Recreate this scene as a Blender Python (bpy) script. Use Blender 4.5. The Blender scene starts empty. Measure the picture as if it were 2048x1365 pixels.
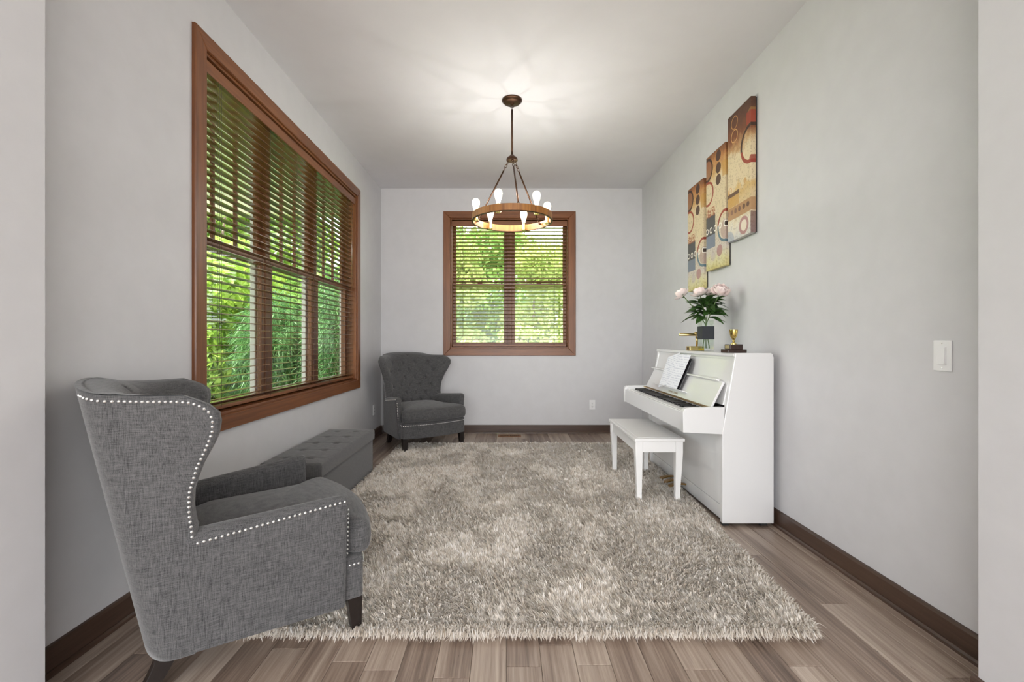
import bpy, math, random
import numpy as np
from mathutils import Vector, Matrix
random.seed(7); RNG = np.random.default_rng(7)
PI = math.pi
SC = bpy.context.scene
COL = SC.collection

# ------------------------------------------------------------------ camera, sky, sun, exposure
CAM_H = 1.129
cd = bpy.data.cameras.new('camera'); cam = bpy.data.objects.new('camera', cd); COL.objects.link(cam)
cam.location = (0, 0, CAM_H); cam.rotation_euler = (PI/2, 0, 0)
cd.sensor_width = 36; cd.lens = 36*900/2048; cd.shift_x = 9/2048; cd.clip_start = .05; cd.clip_end = 200
SC.camera = cam
W = bpy.data.worlds.new('sky'); SC.world = W; W.use_nodes = True
bg = W.node_tree.nodes['Background']; bg.inputs[0].default_value = (.975, .982, 1, 1); bg.inputs[1].default_value = 5.2
sun = bpy.data.lights.new('sun', 'SUN'); sun.energy = 12; sun.angle = .03; sun.color = (1, .95, .86)
so = bpy.data.objects.new('sun', sun); COL.objects.link(so)
so.rotation_euler = Vector((-.58, -.10, .80)).to_track_quat('Z', 'Y').to_euler()
SC.view_settings.view_transform = 'Standard'; SC.view_settings.look = 'None'
SC.view_settings.gamma = 1; SC.view_settings.use_curve_mapping = False
SC.view_settings.exposure = 0.60
try:
    SC.cycles.max_bounces = 7; SC.cycles.diffuse_bounces = 4; SC.cycles.glossy_bounces = 3; SC.cycles.transparent_max_bounces = 12
    SC.cycles.caustics_reflective = False; SC.cycles.caustics_refractive = False
    SC.cycles.sample_clamp_indirect = 6
except Exception:
    pass
BULB_W = 7.5
# portals: guide the renderer's sky sampling through the openings (they add no light of their own)
def portal(name, loc, rot, sx, sy):
    l = bpy.data.lights.new(name, 'AREA'); l.shape = 'RECTANGLE'; l.size = sx; l.size_y = sy; l.cycles.is_portal = True
    o = bpy.data.objects.new(name, l); COL.objects.link(o); o.location = loc; o.rotation_euler = rot
portal('rear_portal', (0, -2.74, 1.42), (PI/2, 0, 0), 6.4, 2.7)
portal('triple_window_portal', (-1.78, 3.455, 1.67), (PI/2, 0, -PI/2), 2.4, 2.0)
portal('end_window_portal', (.025, 5.75, 1.835), (PI/2, 0, PI), 1.5, 1.66)

# ------------------------------------------------------------------ room numbers (metres; Y is depth from the camera)
XL, XR, YB, YF, ZC = -1.552, 1.650, 5.52, 1.376, 3.0
WT = .17

# ------------------------------------------------------------------ materials
def new_mat(name):
    m = bpy.data.materials.new(name); m.use_nodes = True
    nt = m.node_tree
    return m, nt, nt.nodes['Principled BSDF']
def lin(r, g, b):
    f = lambda c: ((c/255+.055)/1.055)**2.4 if c/255 > .04045 else c/255/12.92
    return (f(r), f(g), f(b), 1)
class NN:
    def __init__(s, nt): s.nt = nt
    def node(s, t, **kw):
        n = s.nt.nodes.new(t)
        for k, v in kw.items(): setattr(n, k, v)
        return n
    def put(s, sock, v):
        if hasattr(v, 'is_linked'): s.nt.links.new(v, sock)
        else: sock.default_value = v
    def math(s, op, a, b=0.0, c=0.0):
        n = s.node('ShaderNodeMath', operation=op)
        s.put(n.inputs[0], a); s.put(n.inputs[1], b); s.put(n.inputs[2], c)
        return n.outputs[0]
    def mix(s, f, a, b):
        n = s.node('ShaderNodeMix', data_type='RGBA'); s.put(n.inputs[0], f); s.put(n.inputs[6], a); s.put(n.inputs[7], b)
        return n.outputs[2]
    def noise(s, scale, detail=3, rough=.55, vec=None, vscale=None, w=None):
        n = s.node('ShaderNodeTexNoise'); n.inputs['Scale'].default_value = scale
        n.inputs['Detail'].default_value = detail; n.inputs['Roughness'].default_value = rough
        if vec is None: vec = s.node('ShaderNodeTexCoord').outputs['Object']
        if vscale is not None:
            mp = s.node('ShaderNodeMapping'); mp.inputs['Scale'].default_value = vscale; s.nt.links.new(vec, mp.inputs[0]); vec = mp.outputs[0]
        s.nt.links.new(vec, n.inputs['Vector'])
        return n.outputs[0]
    def ramp(s, f, stops):
        n = s.node('ShaderNodeValToRGB'); s.put(n.inputs[0], f)
        el = n.color_ramp.elements
        while len(el) < len(stops): el.new(.5)
        for e, (p, c) in zip(el, stops): e.position = p; e.color = c
        return n.outputs[0]
    def bump(s, h, strength, dist, bsdf):
        n = s.node('ShaderNodeBump'); n.inputs['Strength'].default_value = strength; n.inputs['Distance'].default_value = dist
        s.put(n.inputs['Height'], h); s.nt.links.new(n.outputs[0], bsdf.inputs['Normal'])
def plain(name, col, rough=.5, metal=0, spec=None, var=0, vscale=40, bump=0, coat=0):
    m, nt, b = new_mat(name); n = NN(nt)
    b.inputs['Base Color'].default_value = col; b.inputs['Roughness'].default_value = rough; b.inputs['Metallic'].default_value = metal
    if spec is not None: b.inputs['Specular IOR Level'].default_value = spec
    if coat: b.inputs['Coat Weight'].default_value = coat; b.inputs['Coat Roughness'].default_value = .04
    if var or bump:
        f = n.noise(vscale, 4)
        if var:
            lo = tuple(c*(1-var) for c in col[:3])+(1,); hi = tuple(min(1, c*(1+var)) for c in col[:3])+(1,)
            n.put(b.inputs['Base Color'], n.ramp(f, [(.3, lo), (.7, hi)]))
        if bump: n.bump(f, bump, .002, b)
    return m
def wood(name, dark, light, axis=1, rough=.35, s=1.0, random_obj=0):
    m, nt, b = new_mat(name); n = NN(nt)
    vs = [70*s, 70*s, 70*s]; vs[axis] = 3.0*s
    f = n.noise(1, 5, .6, vscale=vs)
    vs2 = [14*s]*3; vs2[axis] = .8*s
    g = n.noise(1, 3, .5, vscale=vs2)
    h = n.math('ADD', n.math('MULTIPLY', f, .55), n.math('MULTIPLY', g, .45))
    c = n.ramp(h, [(.32, dark), (.68, light)])
    n.put(b.inputs['Base Color'], c); b.inputs['Roughness'].default_value = rough
    n.bump(f, .12, .001, b)
    return m

M = {}
M['wall'] = plain('wall_paint', (.604, .600, .612, 1), .62, var=.02, vscale=9, bump=.04)
M['ceiling'] = plain('ceiling_paint', (.730, .722, .742, 1), .8, var=.015, vscale=6)
TR_D, TR_L = lin(92, 52, 26), lin(140, 88, 50)
M['trim_x'] = wood('trim_wood_x', TR_D, TR_L, 0)
M['trim_y'] = wood('trim_wood_y', TR_D, TR_L, 1)
M['trim_z'] = wood('trim_wood_z', TR_D, TR_L, 2)
M['slat'] = wood('slat_wood', lin(94, 66, 42), lin(134, 98, 64), 1, rough=.22)
M['slat_x'] = wood('slat_wood_x', lin(94, 66, 42), lin(134, 98, 64), 0, rough=.28)
for k_ in ('slat', 'slat_x'):
    b_ = M[k_].node_tree.nodes['Principled BSDF']; b_.inputs['Coat Weight'].default_value = .5; b_.inputs['Coat Roughness'].default_value = .18
M['base_x'] = wood('baseboard_wood_x', lin(56, 40, 32), lin(86, 65, 53), 0, rough=.4)
M['base_y'] = wood('baseboard_wood_y', lin(56, 40, 32), lin(86, 65, 53), 1, rough=.4)
M['white_vinyl'] = plain('white_vinyl', (.75, .75, .75, 1), .4)
M['white_plastic'] = plain('white_plastic', (.82, .82, .82, 1), .35)
M['dark_slot'] = plain('dark_slot', (.02, .02, .02, 1), .6)
M['cord'] = plain('blind_cord', lin(60, 45, 34), .7)
M['leg'] = plain('dark_leg_wood', lin(26, 20, 18), .35, var=.2)
M['nail'] = plain('nail_metal', (.85, .85, .84, 1), .25, metal=.9)
M['piano'] = plain('white_lacquer', (.74, .74, .74, 1), .12, coat=.6)
M['bench'] = plain('white_bench_paint', (.78, .775, .765, 1), .3)
M['black_key'] = plain('black_key', (.012, .012, .014, 1), .25)
M['white_key'] = plain('white_key', (.80, .80, .78, 1), .2)
M['brass'] = plain('brass', lin(212, 188, 128), .28, metal=1)
M['old_brass'] = plain('old_brass', lin(150, 118, 70), .4, metal=.9)
M['bronze'] = plain('oil_bronze', lin(74, 52, 38), .38, metal=.85)
M['ring'] = wood('ring_wood', lin(112, 68, 30), lin(176, 120, 58), 2, rough=.45)
M['gold'] = plain('gold_plate', lin(224, 200, 122), .14, metal=1)
M['black'] = plain('black_plastic', (.015, .015, .017, 1), .25)
M['trophy_base'] = plain('trophy_base', lin(50, 32, 26), .25, var=.3)
M['plate'] = plain('engraved_plate', lin(196, 182, 140), .35, metal=.5)
M['yellow'] = plain('yellow_tag', lin(228, 198, 30), .5)
M['soffit'] = plain('soffit_paint', lin(226, 222, 208), .7)
M['siding'] = plain('siding', lin(150, 148, 140), .7)
M['concrete'] = plain('concrete', lin(170, 166, 158), .8, var=.1, vscale=3)
M['lawn'] = plain('lawn', lin(104, 132, 52), .9, var=.35, vscale=1.2)
M['bark'] = plain('bark', lin(82, 68, 54), .9, var=.4, vscale=12)
M['peony'] = plain('peony_petal', lin(250, 234, 230), .6, var=.06, vscale=30)
M['stem'] = plain('stem_green', lin(86, 116, 56), .5)
M['pleaf'] = plain('peony_leaf', lin(52, 84, 36), .35, var=.4, vscale=40)
M['vent'] = plain('vent_bronze', lin(140, 96, 58), .45, metal=.4)
M['rubber'] = plain('rubber', (.02, .02, .02, 1), .6)

def mat_plank():
    m, nt, b = new_mat('plank_wood'); n = NN(nt)
    oi = n.node('ShaderNodeObjectInfo').outputs['Random']
    co = n.node('ShaderNodeTexCoord').outputs['Object']
    cv = n.node('ShaderNodeCombineXYZ'); n.put(cv.inputs[2], n.math('MULTIPLY', oi, 37.0))
    va = n.node('ShaderNodeVectorMath', operation='ADD'); n.put(va.inputs[0], co); n.put(va.inputs[1], cv.outputs[0])
    v = va.outputs[0]
    fine = n.noise(1, 6, .65, vec=v, vscale=(95, 2.6, 60))
    broad = n.noise(1, 3, .5, vec=v, vscale=(16, .9, 60))
    h = n.math('ADD', n.math('MULTIPLY', fine, .5), n.math('MULTIPLY', broad, .5))
    h = n.math('ADD', h, n.math('MULTIPLY', n.math('SUBTRACT', oi, .5), .20))
    c = n.ramp(h, [(.27, lin(84, 69, 60)), (.44, lin(138, 120, 107)), (.60, lin(172, 156, 142)), (.76, lin(198, 185, 172))])
    # scattered dark worm marks
    k = n.noise(1, 4, .7, vec=v, vscale=(120, 14, 60))
    mk = n.math('GREATER_THAN', k, .69)
    c = n.mix(n.math('MULTIPLY', mk, .55), c, lin(58, 44, 38))
    n.put(b.inputs['Base Color'], c); b.inputs['Roughness'].default_value = .33
    n.put(b.inputs['Roughness'], n.math('ADD', n.math('MULTIPLY', fine, .2), .26))
    n.bump(fine, .15, .001, b)
    return m
M['plank'] = mat_plank()

def mat_fabric(name, dark, light, sc=1.0):
    m, nt, b = new_mat(name); n = NN(nt)
    a = n.noise(1, 3, .6, vscale=(420*sc, 420*sc, 26*sc))
    c = n.noise(1, 3, .6, vscale=(24*sc, 24*sc, 420*sc))
    d = n.noise(520*sc, 2, .6)
    h = n.math('ADD', n.math('ADD', n.math('MULTIPLY', a, .4), n.math('MULTIPLY', c, .34)), n.math('MULTIPLY', d, .26))
    n.put(b.inputs['Base Color'], n.ramp(h, [(.38, dark), (.50, tuple((p+q)/2 for p, q in zip(dark, light))), (.64, light)]))
    b.inputs['Roughness'].default_value = .9
    b.inputs['Sheen Weight'].default_value = .25; b.inputs['Sheen Roughness'].default_value = .5
    b.inputs['Specular IOR Level'].default_value = .15
    n.bump(h, .35, .0012, b)
    return m
M['fabric'] = mat_fabric('grey_linen', lin(42, 42, 44), lin(102, 101, 101))
M['ottoman'] = mat_fabric('ottoman_linen', lin(70, 70, 71), lin(104, 103, 103), 1.3)
def mat_shag():
    m, nt, b = new_mat('shag_pile'); n = NN(nt)
    at = n.node('ShaderNodeAttribute', attribute_name='tone').outputs['Fac']
    n.put(b.inputs['Base Color'], n.ramp(at, [(0, lin(180, 165, 147)), (.5, lin(236, 228, 217)), (1, lin(252, 249, 245))]))
    b.inputs['Roughness'].default_value = .7; b.inputs['Specular IOR Level'].default_value = .25
    b.inputs['Sheen Weight'].default_value = .3
    tr = n.node('ShaderNodeBsdfTranslucent'); nt.links.new(b.inputs['Base Color'].links[0].from_socket, tr.inputs[0])
    mx = n.node('ShaderNodeMixShader'); mx.inputs[0].default_value = .3
    nt.links.new(b.outputs[0], mx.inputs[1]); nt.links.new(tr.outputs[0], mx.inputs[2]); nt.links.new(mx.outputs[0], nt.nodes['Material Output'].inputs[0])
    return m
M['shag'] = mat_shag()
M['rug_backing'] = plain('rug_backing', lin(150, 134, 116), .9)
def mat_leaf(name, c1, c2):
    m, nt, b = new_mat(name); n = NN(nt)
    at = n.node('ShaderNodeAttribute', attribute_name='tone').outputs['Fac']
    c = n.ramp(at, [(0, c1), (1, c2)])
    n.put(b.inputs['Base Color'], c); b.inputs['Roughness'].default_value = .5
    tr = n.node('ShaderNodeBsdfTranslucent'); n.put(tr.inputs[0], c)
    mx = n.node('ShaderNodeMixShader'); mx.inputs[0].default_value = .45
    nt.links.new(b.outputs[0], mx.inputs[1]); nt.links.new(tr.outputs[0], mx.inputs[2])
    nt.links.new(mx.outputs[0], nt.nodes['Material Output'].inputs[0])
    return m
M['leaf_yellow'] = mat_leaf('leaf_yellow_green', lin(104, 140, 48), lin(176, 200, 92))
M['leaf_mid'] = mat_leaf('leaf_mid_green', lin(84, 124, 54), lin(150, 182, 96))
M['leaf_pale'] = mat_leaf('leaf_pale_green', lin(128, 150, 78), lin(204, 212, 138))
M['leaf_cool'] = mat_leaf('leaf_cool_green', lin(60, 102, 56), lin(118, 162, 98))
def mat_glass():
    m, nt, b = new_mat('window_glass'); n = NN(nt)
    nt.nodes.remove(b)
    t = n.node('ShaderNodeBsdfTransparent'); t.inputs[0].default_value = (.96, .98, .965, 1)
    g = n.node('ShaderNodeBsdfGlossy'); g.inputs['Roughness'].default_value = .01
    lw = n.node('ShaderNodeLayerWeight'); fc = n.math('ADD', .03, n.math('MULTIPLY', n.math('POWER', lw.outputs['Facing'], 5.0), .6))
    mx = n.node('ShaderNodeMixShader'); nt.links.new(fc, mx.inputs[0])
    nt.links.new(t.outputs[0], mx.inputs[1]); nt.links.new(g.outputs[0], mx.inputs[2])
    nt.links.new(mx.outputs[0], nt.nodes['Material Output'].inputs[0])
    return m
M['glass'] = mat_glass()
def mat_bulb():
    m, nt, b = new_mat('lit_bulb_glass'); n = NN(nt); nt.nodes.remove(b)
    t = n.node('ShaderNodeBsdfTransparent'); e = n.node('ShaderNodeEmission')
    e.inputs[0].default_value = (1, .86, .62, 1); e.inputs[1].default_value = 5.0
    mx = n.node('ShaderNodeMixShader'); mx.inputs[0].default_value = .55
    nt.links.new(t.outputs[0], mx.inputs[1]); nt.links.new(e.outputs[0], mx.inputs[2])
    nt.links.new(mx.outputs[0], nt.nodes['Material Output'].inputs[0])
    return m
M['bulb'] = mat_bulb()
def mat_sheet():
    m, nt, b = new_mat('sheet_paper'); n = NN(nt)
    co = n.node('ShaderNodeTexCoord').outputs['Object']
    sp = n.node('ShaderNodeSeparateXYZ'); nt.links.new(co, sp.inputs[0])
    row = n.math('FRACT', n.math('MULTIPLY', sp.outputs[2], 52.0))
    inrow = n.math('LESS_THAN', row, .42)
    nz = n.noise(1, 2, .7, vscale=(1, 190, 330))
    ink = n.math('GREATER_THAN', nz, .53)
    word = n.math('GREATER_THAN', n.noise(1, 2, .6, vscale=(1, 24, 60)), .46)
    f = n.math('MULTIPLY', n.math('MULTIPLY', inrow, ink), n.math('MULTIPLY', word, .8))
    n.put(b.inputs['Base Color'], n.mix(f, (.84, .86, .90, 1), lin(88, 104, 146)))
    b.inputs['Roughness'].default_value = .5
    return m
M['sheet'] = mat_sheet()

# ------------------------------------------------------------------ mesh helpers
class MB:
    def __init__(s): s.v = []; s.f = []
    def add(s, vs, fs):
        o = len(s.v); s.v += [tuple(p) for p in vs]; s.f += [tuple(i+o for i in f) for f in fs]; return s
    def box(s, x0, x1, y0, y1, z0, z1):
        x0, x1 = min(x0, x1), max(x0, x1); y0, y1 = min(y0, y1), max(y0, y1); z0, z1 = min(z0, z1), max(z0, z1)
        vs = [(x0,y0,z0),(x1,y0,z0),(x1,y1,z0),(x0,y1,z0),(x0,y0,z1),(x1,y0,z1),(x1,y1,z1),(x0,y1,z1)]
        return s.add(vs, [(0,3,2,1),(4,5,6,7),(0,1,5,4),(1,2,6,5),(2,3,7,6),(3,0,4,7)])
    def prism(s, prof, a0, a1, axis='y'):
        """prof: list of 2D points; axis y -> (x,z), axis x -> (y,z), axis z -> (x,y)"""
        n = len(prof)
        def mk(p, a): return {'y': (p[0], a, p[1]), 'x': (a, p[0], p[1]), 'z': (p[0], p[1], a)}[axis]
        vs = [mk(p, a0) for p in prof]+[mk(p, a1) for p in prof]
        fs = [(i, (i+1) % n, n+(i+1) % n, n+i) for i in range(n)]
        return s.add(vs, fs+[tuple(range(n-1, -1, -1)), tuple(range(n, 2*n))])
    def grid(s, P, close_u=False, close_v=False):
        nu, nv = len(P), len(P[0]); vs = [p for r in P for p in r]; fs = []
        for i in range(nu if close_u else nu-1):
            for j in range(nv if close_v else nv-1):
                a, b = i, (i+1) % nu; c, d = j, (j+1) % nv
                fs.append((a*nv+c, b*nv+c, b*nv+d, a*nv+d))
        return s.add(vs, fs)
    def lathe(s, prof, n=24, c=(0, 0, 0)):
        P = [[(c[0]+r*math.cos(2*PI*k/n), c[1]+r*math.sin(2*PI*k/n), c[2]+z) for r, z in prof] for k in range(n)]
        return s.grid(P, close_u=True)
    def tube(s, path, r, n=8, cap=True):
        path = [Vector(p) for p in path]; rs = r if isinstance(r, (list, tuple)) else [r]*len(path)
        R = []; up = None
        for i, p in enumerate(path):
            t = (path[min(i+1, len(path)-1)]-path[max(i-1, 0)]).normalized()
            if up is None or abs(up.dot(t)) > .98: up = Vector((0, 0, 1)) if abs(t.z) < .9 else Vector((1, 0, 0))
            a = t.cross(up).normalized(); b = a.cross(t).normalized(); up = b
            R.append([tuple(p+a*rs[i]*math.cos(2*PI*k/n)+b*rs[i]*math.sin(2*PI*k/n)) for k in range(n)])
        o = len(s.v); s.grid(R, close_v=True)
        if cap: s.f += [tuple(o+k for k in range(n)), tuple(o+(len(R)-1)*n+k for k in range(n-1, -1, -1))]
        return s
    def sphere(s, c, r, nu=8, nv=6, sz=1.0):
        prof = [(max(1e-5, r*math.sin(PI*k/nv)), -r*sz*math.cos(PI*k/nv)) for k in range(nv+1)]
        return s.lathe(prof, nu, c)
    def torus(s, c, R, r, nR=24, nr=8, rot=None, stretch=1):
        P = []
        for i in range(nR):
            a = 2*PI*i/nR; row = []
            for j in range(nr):
                b = 2*PI*j/nr
                v = Vector(((R+r*math.cos(b))*math.cos(a), (R+r*math.cos(b))*math.sin(a)*stretch, r*math.sin(b)))
                if rot is not None: v = rot @ v
                row.append(tuple(v+Vector(c)))
            P.append(row)
        return s.grid(P, True, True)
    def xf(s, mat):
        s.v = [tuple(mat @ Vector(p)) for p in s.v]; return s
    def mesh(s, name, mat, smooth=False, angle=None):
        me = bpy.data.meshes.new(name); me.from_pydata(s.v, [], s.f)
        import bmesh
        bm = bmesh.new(); bm.from_mesh(me); bmesh.ops.recalc_face_normals(bm, faces=bm.faces); bm.to_mesh(me); bm.free()
        if mat: me.materials.append(M[mat] if isinstance(mat, str) else mat)
        if smooth:
            me.polygons.foreach_set('use_smooth', [True]*len(me.polygons))
            if angle: me.set_sharp_from_angle(angle=math.radians(angle))
        me.update(); return me
    def obj(s, name, mat, parent=None, smooth=False, angle=None, loc=None, bevel=0, subsurf=0, solid=0):
        return link(name, s.mesh(name, mat, smooth, angle), parent, loc, bevel, subsurf, solid)
def link(name, me, parent=None, loc=None, bevel=0, subsurf=0, solid=0):
    o = bpy.data.objects.new(name, me); COL.objects.link(o)
    if parent is not None: o.parent = parent
    if loc is not None: o.location = loc
    if solid:
        md = o.modifiers.new('s', 'SOLIDIFY'); md.thickness = solid; md.offset = -1
    if bevel:
        md = o.modifiers.new('b', 'BEVEL'); md.width = bevel; md.segments = 2; md.limit_method = 'ANGLE'; md.angle_limit = math.radians(40)
    if subsurf:
        md = o.modifiers.new('u', 'SUBSURF'); md.levels = subsurf; md.render_levels = subsurf
    return o
def box(x0, x1, y0, y1, z0, z1): return MB().box(x0, x1, y0, y1, z0, z1)
def empty(name, loc=(0, 0, 0), rz=0, parent=None):
    o = bpy.data.objects.new(name, None); COL.objects.link(o); o.location = loc; o.rotation_euler = (0, 0, rz)
    o.empty_display_size = .1
    if parent is not None: o.parent = parent
    return o
def tag(o, label, cat, group=None):
    o['label'] = label; o['category'] = cat
    if group: o['group'] = group
    return o
def struct(o, label=None, cat=None):
    o['kind'] = 'structure'
    if label: o['label'] = label
    if cat: o['category'] = cat
    return o
def copy_tree(o, parent=None):
    kids = list(o.children)
    c = o.copy(); COL.objects.link(c); c.parent = parent
    for k in kids: copy_tree(k, c)
    return c
def fast_mesh(name, verts, tris, mat, tone=None):
    me = bpy.data.meshes.new(name); nv, nt_ = len(verts), len(tris)
    me.vertices.add(nv); me.vertices.foreach_set('co', np.ascontiguousarray(verts, np.float32).ravel())
    me.loops.add(nt_*3); me.loops.foreach_set('vertex_index', np.ascontiguousarray(tris, np.int32).ravel())
    me.polygons.add(nt_); me.polygons.foreach_set('loop_start', np.arange(0, nt_*3, 3, dtype=np.int32))
    me.polygons.foreach_set('use_smooth', np.ones(nt_, bool))
    if tone is not None:
        at = me.attributes.new('tone', 'FLOAT', 'POINT'); at.data.foreach_set('value', np.ascontiguousarray(tone, np.float32))
    me.materials.append(M[mat]); me.update(calc_edges=True); me.validate(); return me
def smoothstep(a, b, x):
    t = max(0, min(1, (x-a)/(b-a))); return t*t*(3-2*t)
def interp(x, pts):
    xs = [p[0] for p in pts]; ys = [p[1] for p in pts]
    return float(np.interp(x, xs, ys))

# ------------------------------------------------------------------ room shell
# openings: left window (Y range, Z range), back window (X range, Z range)
LWY0, LWY1, LWZ0, LWZ1 = 2.297, 4.612, .728, 2.615       # inner edge of casing
BWX0, BWX1, BWZ0, BWZ1 = -.700, .750, 1.036, 2.633
w = MB()
w.box(XL-WT, XL, YF-.14, LWY0, 0, ZC).box(XL-WT, XL, LWY1, YB+WT, 0, ZC).box(XL-WT, XL, LWY0, LWY1, 0, LWZ0).box(XL-WT, XL, LWY0, LWY1, LWZ1, ZC)
struct(w.obj('wall_left', 'wall'), 'pale grey painted wall with the wide triple window', 'wall')
w = MB()
w.box(XL, BWX0, YB, YB+WT, 0, ZC).box(BWX1, XR, YB, YB+WT, 0, ZC).box(BWX0, BWX1, YB, YB+WT, 0, BWZ0).box(BWX0, BWX1, YB, YB+WT, BWZ1, ZC)
struct(w.obj('wall_back', 'wall'), 'pale grey painted end wall around the double window', 'wall')
struct(box(XR, XR+WT, YF-.14, YB+WT, 0, ZC).obj('wall_right', 'wall'), 'pale grey painted wall behind the white piano', 'wall')
struct(box(-4.2, -1.377, YF-.176, YF-.036, 0, ZC).obj('wall_front_left', 'wall'), 'grey wall end at the left edge of the opening', 'wall')
struct(box(1.440, 4.2, YF-.14, YF, 0, ZC).obj('wall_front_right', 'wall'), 'pale wall end at the right edge of the opening', 'wall')
struct(box(-4.2, 4.2, -2.6, YB+WT, ZC, ZC+.12).obj('ceiling', 'ceiling'), 'flat pale ceiling with the chandelier', 'ceiling')
struct(MB().box(-4.3, -3.2, -2.75, -2.6, 0, ZC).box(3.2, 4.3, -2.75, -2.6, 0, ZC).box(-3.2, 3.2, -2.75, -2.6, 2.77, ZC).obj('wall_rear', 'wall'), 'pale unseen wall behind the viewer, added to limit sky light', 'wall')  # unseen wall added to close the room, with a gap for sky light
pd_ = struct(empty('rear_opening', (0, -2.67, 0)), 'wide unseen opening with posts, added to let in daylight', 'window')  # invented opening without panes, cut to bring daylight in behind the camera
for xx in (-3.17, -1.6, 0, 1.6, 3.17): MB().box(xx-.03, xx+.03, -.04, .04, .04, 2.77).obj('post', 'white_vinyl', pd_)
MB().box(-3.2, 3.2, -.05, .05, 0, .04).obj('threshold', 'white_vinyl', pd_)
struct(box(4.2, 4.3, -2.6, YF, 0, ZC).obj('wall_side', 'wall'), 'pale unseen side wall on the right, added to limit sky light', 'wall')  # unseen wall added to block sky light from the right
struct(box(-4.3, -4.2, -2.6, YF, 0, ZC).obj('wall_side_left', 'wall'), 'pale unseen side wall on the left, added to limit sky light', 'wall')  # unseen solid wall added to block sky light from the left
# floor: base slab + planks
fl = struct(box(-4.2, 4.2, -2.6, YB+.02, -.2, -.014).obj('floor', 'base_y'), 'weathered taupe wood plank floor', 'floor')
PW = .1225
def plank_mesh(L, wd):
    b, t = .0016, .0012
    x0, x1, y0, y1 = -wd/2+.0006, wd/2-.0006, -L/2+.0006, L/2-.0006
    vs = [(x0,y0,-.014),(x1,y0,-.014),(x1,y1,-.014),(x0,y1,-.014),(x0,y0,-t),(x1,y0,-t),(x1,y1,-t),(x0,y1,-t),
          (x0+b,y0+b,0),(x1-b,y0+b,0),(x1-b,y1-b,0),(x0+b,y1-b,0)]
    fs = [(0,1,5,4),(1,2,6,5),(2,3,7,6),(3,0,4,7),(4,5,9,8),(5,6,10,9),(6,7,11,10),(7,4,8,11),(8,9,10,11)]
    return MB().add(vs, fs)
joints = {0: [1.568], 3: [1.546], 6: [1.562], 8: [2.37], 9: [1.935], -6: [1.542]}
far_f = MB()
for k in range(-37, 33):
    x0 = .2404+k*PW; x1 = x0+PW
    if x0 > XR+2.4 or x1 < XL-2.4: continue
    room = x1 > XL-.005 and x0 < XR+.005
    ys = [.85]
    if k in joints: ys.append(joints[k][0]); y = joints[k][0]
    else: y = .85+random.uniform(.15, 1.15); ys.append(y)
    while y < YB: y += random.uniform(.95, 1.32); ys.append(min(y, YB))
    if YB-ys[-2] < .2 and len(ys) > 2: ys.pop(-2)
    for a, b in zip(ys, ys[1:]):
        if not room and a > YF-.1: continue
        if not room: b = min(b, YF-.04)
        xx0, xx1 = (max(x0, XL), min(x1, XR)) if room else (x0, x1)
        if xx1-xx0 < .015: continue
        mb = plank_mesh(b-a, xx1-xx0)
        c = ((xx0+xx1)/2, (a+b)/2, 0)
        if room: mb.obj('plank', 'plank', fl, loc=c)
        else: far_f.add([(p[0]+c[0], p[1]+c[1], p[2]) for p in mb.v], mb.f)
    y = .85
    while y > -2.6:
        y2 = max(y-random.uniform(.95, 1.3), -2.6); mb = plank_mesh(y-y2, PW)
        far_f.add([(p[0]+(x0+x1)/2, p[1]+(y+y2)/2, p[2]) for p in mb.v], mb.f); y = y2
far_f.obj('plank_field', 'plank', fl)['kind'] = 'stuff'

# baseboards
def baseboard(name, label, prof_fn, a0, a1, axis, mat):
    """prof in (distance from wall, z)"""
    main = [(0, .018), (.014, .018), (.014, .088), (.010, .098), (0, .100)]
    shoe = [(0, 0), (.026, 0), (.024, .010), (.018, .018), (0, .020)]
    o = MB().prism([prof_fn(p) for p in main], a0, a1, axis).obj(name, mat); struct(o, label, 'baseboard')
    MB().prism([prof_fn(p) for p in shoe], a0, a1, axis).obj('shoe_moulding', mat, o)
baseboard('baseboard_left', 'dark brown baseboard below the triple window', lambda p: (XL+p[0], p[1]), YF-.03, YB, 'y', 'base_y')
baseboard('baseboard_right', 'dark brown baseboard along the piano wall', lambda p: (XR-p[0], p[1]), YF, YB, 'y', 'base_y')
baseboard('baseboard_back', 'dark brown baseboard along the end wall', lambda p: (YB-p[0], p[1]), XL+.02, XR-.02, 'x', 'base_x')
baseboard('baseboard_front', 'brown baseboard wrapping the right wall end', lambda p: (1.440-p[0], p[1]), YF-.15, YF+.012, 'y', 'base_y')

# ------------------------------------------------------------------ windows
def casing_frame(root, P, u0, u1, z0, z1, cw, face, out, mats):
    """P(u, d, z): u along the wall, d = distance into the room. Mitred casing boards."""
    def board(pts, mat, nm='casing'):
        mb = MB(); n = 4
        bev = .006
        inner = [(p[0], p[1]) for p in pts]
        cx = sum(p[0] for p in pts)/4; cz = sum(p[1] for p in pts)/4
        a = [P(u, 0, z) for u, z in pts]; b = [P(u, face-bev, z) for u, z in pts]
        c = [P(u+(bev if u < cx else -bev)*.6, face, z+(bev if z < cz else -bev)*.6) for u, z in pts]
        mb.grid([a, b, c], close_v=True); o = 8; mb.f.append((o, o+1, o+2, o+3))
        mb.obj(nm, mat, root)
    U0, U1, Z0, Z1 = u0-cw, u1+cw, z0-cw, z1+cw
    board([(U0, Z1), (U1, Z1), (u1, z1), (u0, z1)], mats[0])
    board([(u0, z0), (u1, z0), (U1, Z0), (U0, Z0)], mats[0])
    board([(U0, Z0), (u0, z0), (u0, z1), (U0, Z1)], mats[1])
    board([(u1, z0), (U1, Z0), (U1, Z1), (u1, z1)], mats[1])
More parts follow.
